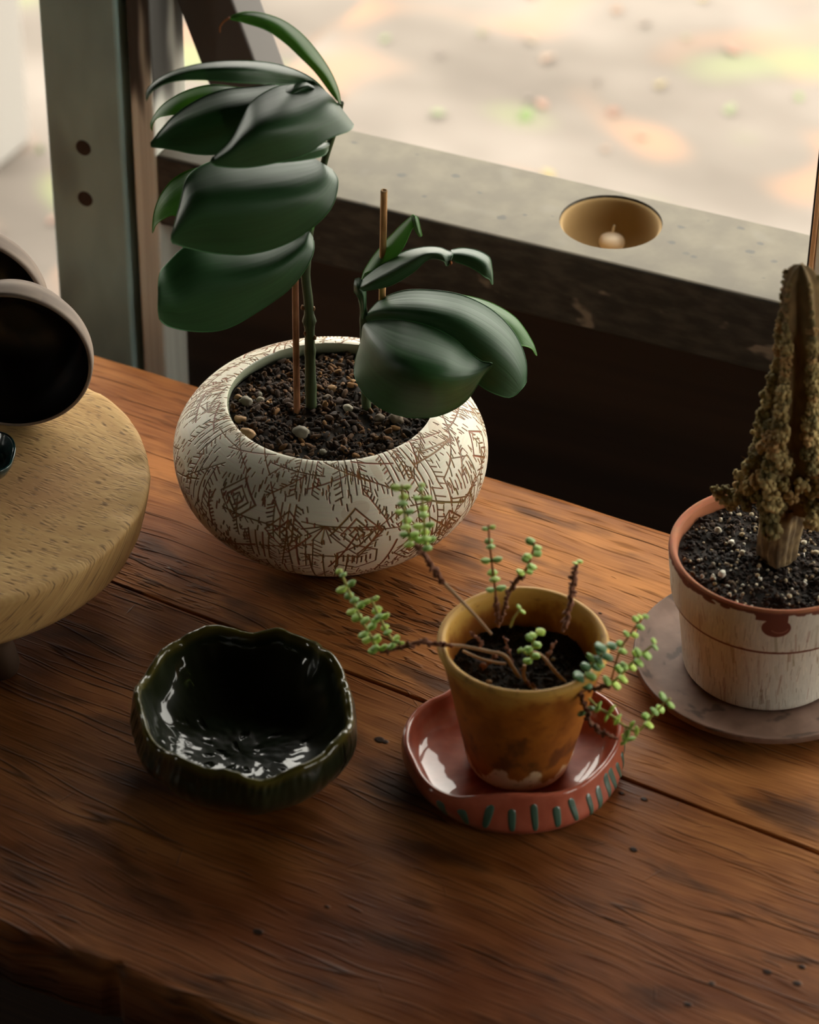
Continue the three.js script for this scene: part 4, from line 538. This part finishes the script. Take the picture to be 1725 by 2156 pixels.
  // the crested shelf at the left and the lumps under it
  for (const [px, py, off, s] of [[1507, 1030, 0.004, 0.0030], [1515, 1042, 0.004, 0.0034], [1528, 1030, 0.003, 0.0028], [1528, 1055, 0.005, 0.0036], [1542, 1062, 0.006, 0.0036], [1545, 1040, 0.002, 0.0030], [1558, 1052, 0.006, 0.0040], [1560, 1020, 0.002, 0.0036], [1556, 1000, 0.001, 0.0034], [1575, 1060, 0.008, 0.0042], [1575, 985, 0.004, 0.0038], [1578, 1025, 0.008, 0.0044], [1595, 1045, 0.010, 0.0046], [1600, 1010, 0.010, 0.0046], [1610, 1065, 0.012, 0.0046], [1622, 1040, 0.014, 0.0048], [1625, 1085, 0.012, 0.0040], [1628, 1105, 0.011, 0.0032], [1640, 1070, 0.013, 0.0042], [1645, 1020, 0.013, 0.0046], [1590, 965, 0.006, 0.0038], [1605, 940, 0.006, 0.0040], [1665, 1045, 0.012, 0.0044], [1690, 1020, 0.012, 0.0046], [1700, 1060, 0.010, 0.0044], [1715, 1035, 0.010, 0.0046], [1725, 1075, 0.006, 0.0040], [1735, 1050, 0.004, 0.0046], [1618, 905, 0.005, 0.0038], [1660, 985, 0.013, 0.0042], [1715, 985, 0.01, 0.0046], [1730, 940, 0.006, 0.0042]]) offset(L(px, py, off), s);
  const spine = std({ color: 0x8a6038, roughness: 0.6 });
  for (const [x0, y0, x1, y1] of [[1646, 735, 1628, 727], [1622, 836, 1615, 820], [1608, 872, 1603, 860], [1598, 920, 1590, 908], [1588, 942, 1578, 948], [1578, 970, 1561, 960], [1722, 700, 1732, 690], [1552, 1018, 1545, 1008], [1655, 660, 1640, 655]]) part('spine', tube([L(x0, y0, 0.004), L((x0 + x1) / 2, (y0 + y1) / 2, 0.0045), L(x1, y1, 0.005)], 0.00028, 0.0001, 5), spine, p);
}

// ------------------------------------------------------------------ round wooden riser and the bowls on it
const RISER_TOP = TABLE + 0.062;
{
  const t = thing('wooden_riser', 'thick round pale wooden stand on short legs at the left', 'stand', V(-0.1762, TABLE, 0.1359));
  const woodTex = tex(1024, 1024, (u, v) => { const X = u - 0.3, Z = v - 0.5, w = 0.06 * N(u * 3, v * 3, 1), ring = N(u * 3 + w * 9, v * 26 + w * 60, 2), fine = N(u * 22, v * 190 + w * 200, 3), knot = Math.exp(-((u - 0.72) ** 2 + (v - 0.42) ** 2) * 60), pore = N(u * 40, v * 260 + w * 250, 4); let c = mix3(hex(0xb28850), hex(0xd6b074), clamp(0.5 + 0.5 * ring + 0.3 * fine, 0, 1)); c = mix3(c, hex(0x9a6a48), knot * 0.5); return mix3(c, hex(0x4c341f), smooth(pore, 0.25, 0.5) * 0.5); }, true);
  const bumpT = tex(512, 512, (u, v) => { const k = 0.6 - 0.5 * smooth(N(u * 40, v * 260, 4), 0.2, 0.5); return [k, k, k]; });
  const mat = std({ map: woodTex, bumpMap: bumpT, bumpScale: 0.0003, roughness: 0.75 });
  const prof = [...curveProfile([[0, 0.029], [0.110, 0.029], [0.1150, 0.0305], [0.1180, 0.040], [0.1208, 0.052], [0.1216, 0.0590]], 40), ...curveProfile([[0.1212, 0.0607], [0.1200, 0.0618], [0.117, 0.062], [0.06, 0.062], [0, 0.062]], 40)];
  const g = lathe(prof, 220, (v) => { const a = Math.atan2(v.z, v.x), rr = Math.hypot(v.x, v.z), e = smooth(rr, 0.1, 0.12); const k = 1 + e * (0.006 * N(a * 2.5, 3) + 0.004 * N(a * 9, v.y * 60)); v.x *= k; v.z *= k; if (v.y > 0.05) v.y -= e * 0.0016 * smooth(N(a * 7, 9), 0.1, 0.5); });
  const q = g.attributes.position, uv = g.attributes.uv; for (let i = 0; i < q.count; i++) uv.setXY(i, q.getX(i) / 0.26 + 0.5, (q.getZ(i) + (q.getY(i) - 0.062) * 0.8) / 0.26 + 0.5);
  part('stand_top', g, mat, t);
  const legW = level(0, 1412, TABLE).sub(t.position);
  const legG = lathe(curveProfile([[0, 0], [0.0085, 0], [0.0105, 0.004], [0.0095, 0.014], [0.0075, 0.022], [0.009, 0.0295], [0, 0.0295]], 24), 28);
  const legMat = std({ color: 0x5a4230, roughness: 0.75 });
  const r0 = Math.hypot(legW.x, legW.z), a0 = Math.atan2(legW.z, legW.x);
  for (let k = 0; k < 3; k++) { const m = part('leg', legG, legMat, t); m.position.set(Math.cos(a0 + k * 2.0944) * r0, 0, Math.sin(a0 + k * 2.0944) * r0); }
}
{
  const outMat = std({ map: tex(256, 128, (u, v) => mix3(hex(0x75655a), hex(0x857466), clamp(0.5 + fbm(u * 10, v * 10, 91, 3), 0, 1)), true), roughness: 0.75 });
  const inMat = phys({ map: tex(256, 128, (u, v) => mix3(hex(0x0c0807), hex(0x2a1409), smooth(fbm(u * 6, v * 5, 92, 3), 0.1, 0.6)), true), roughness: 0.35, clearcoat: 0.4, clearcoatRoughness: 0.2 });
  const body = lathe(curveProfile([[0, -0.044], [0.014, -0.043], [0.029, -0.035], [0.0395, -0.02], [0.0447, -0.010], [0.0452, -0.002], [0.0449, 0.0006], [0.0438, 0.001], [0.0430, 0.0004]], 50), 96);
  const inside = lathe(curveProfile([[0.0430, 0.0004], [0.0422, -0.006], [0.0365, -0.019], [0.0265, -0.032], [0.012, -0.039], [0, -0.0398]], 30), 96);
  const put = (P, axis, label, s = 1) => { const t = thing('dark_bowl', label, 'bowl', P); t.quaternion.setFromUnitVectors(V(0, 1, 0), axis.normalize()); t.scale.setScalar(s); part('bowl_shell', body, outMat, t, 'tan rim and outer wall'); part('bowl_lining', inside, inMat, t, 'black inside'); return t; };
  const c = level(40, 902, RISER_TOP), toCam = V(eye.x - c.x, 0, eye.z - c.z).normalize();
  const right = V(toCam.z, 0, -toCam.x);
  const ax1 = toCam.clone().addScaledVector(right, -0.17).add(V(0, -0.05, 0));
  put(c.clone().add(V(0, 0.0452, 0)).addScaledVector(right, -0.002), ax1, 'black-lined tan bowl standing on its side on the round stand, in front of another');
  put(c.clone().add(V(0, 0.0482, 0)).addScaledVector(toCam, -0.052).addScaledVector(right, -0.026), toCam.clone().addScaledVector(right, -0.17).add(V(0, -0.03, 0)), 'second tan bowl with a black inside, behind the one standing at the front', 1.06);
  const dish = thing('small_glazed_dish', 'small dark teal glazed dish at the left edge of the round stand', 'dish', level(-52, 992, RISER_TOP));
  part('dish_body', lathe([...curveProfile([[0, 0.0002], [0.012, 0.0002], [0.020, 0.005], [0.0235, 0.011]], 16), ...curveProfile([[0.0232, 0.0125], [0.0218, 0.0125]], 4), ...curveProfile([[0.0212, 0.011], [0.018, 0.006], [0.01, 0.003], [0, 0.003]], 16)], 96, (v) => { const a = Math.atan2(v.z, v.x), k = 1 + 0.05 * Math.sin(a * 4 + 0.6) + 0.02 * Math.sin(a * 7); v.x *= k; v.z *= k; v.y *= 1 + 0.08 * Math.sin(a * 5); }), phys({ color: 0x0a3436, roughness: 0.25, clearcoat: 1, clearcoatRoughness: 0.04 }), dish);
}
// ------------------------------------------------------------------ candle cup in the sill hole
{
  const P = V(0.0602, 0.8040, -0.2402);
  const cup = thing('candle_cup', 'round amber cup sunk in the hole of the window sill', 'cup', P);
  part('cup_body', lathe([...curveProfile([[0, 0], [0.017, 0], [0.024, 0.005], [0.0290, 0.016], [0.0310, 0.0335]], 20), ...curveProfile([[0.0308, 0.0343], [0.0296, 0.0343]], 3), ...curveProfile([[0.0288, 0.033], [0.0268, 0.016], [0.021, 0.006], [0.014, 0.0025], [0, 0.002]], 20)], 96), phys({ color: 0x84693f, roughness: 0.85 }), cup);
  const c = level(1290, 503, 0.812); const k = thing('tea_candle', 'small pale wax candle burnt low inside the amber cup', 'candle', V(c.x, P.y + 0.0021, c.z));
  part('wax', lathe(curveProfile([[0, 0], [0.0085, 0], [0.0095, 0.002], [0.0093, 0.006], [0.007, 0.0095], [0.002, 0.0112], [0, 0.0114]], 24), 40), std({ color: 0xf8e4c8, roughness: 0.5 }), k);
  part('wick', tube([V(0, 0.0105, 0), V(0.0003, 0.0135, 0), V(0.0008, 0.0158, 0)], 0.0010, 0.0006, 8), std({ color: 0xf2e6cf, roughness: 0.7 }), k);
}
renderer.render(scene, camera);
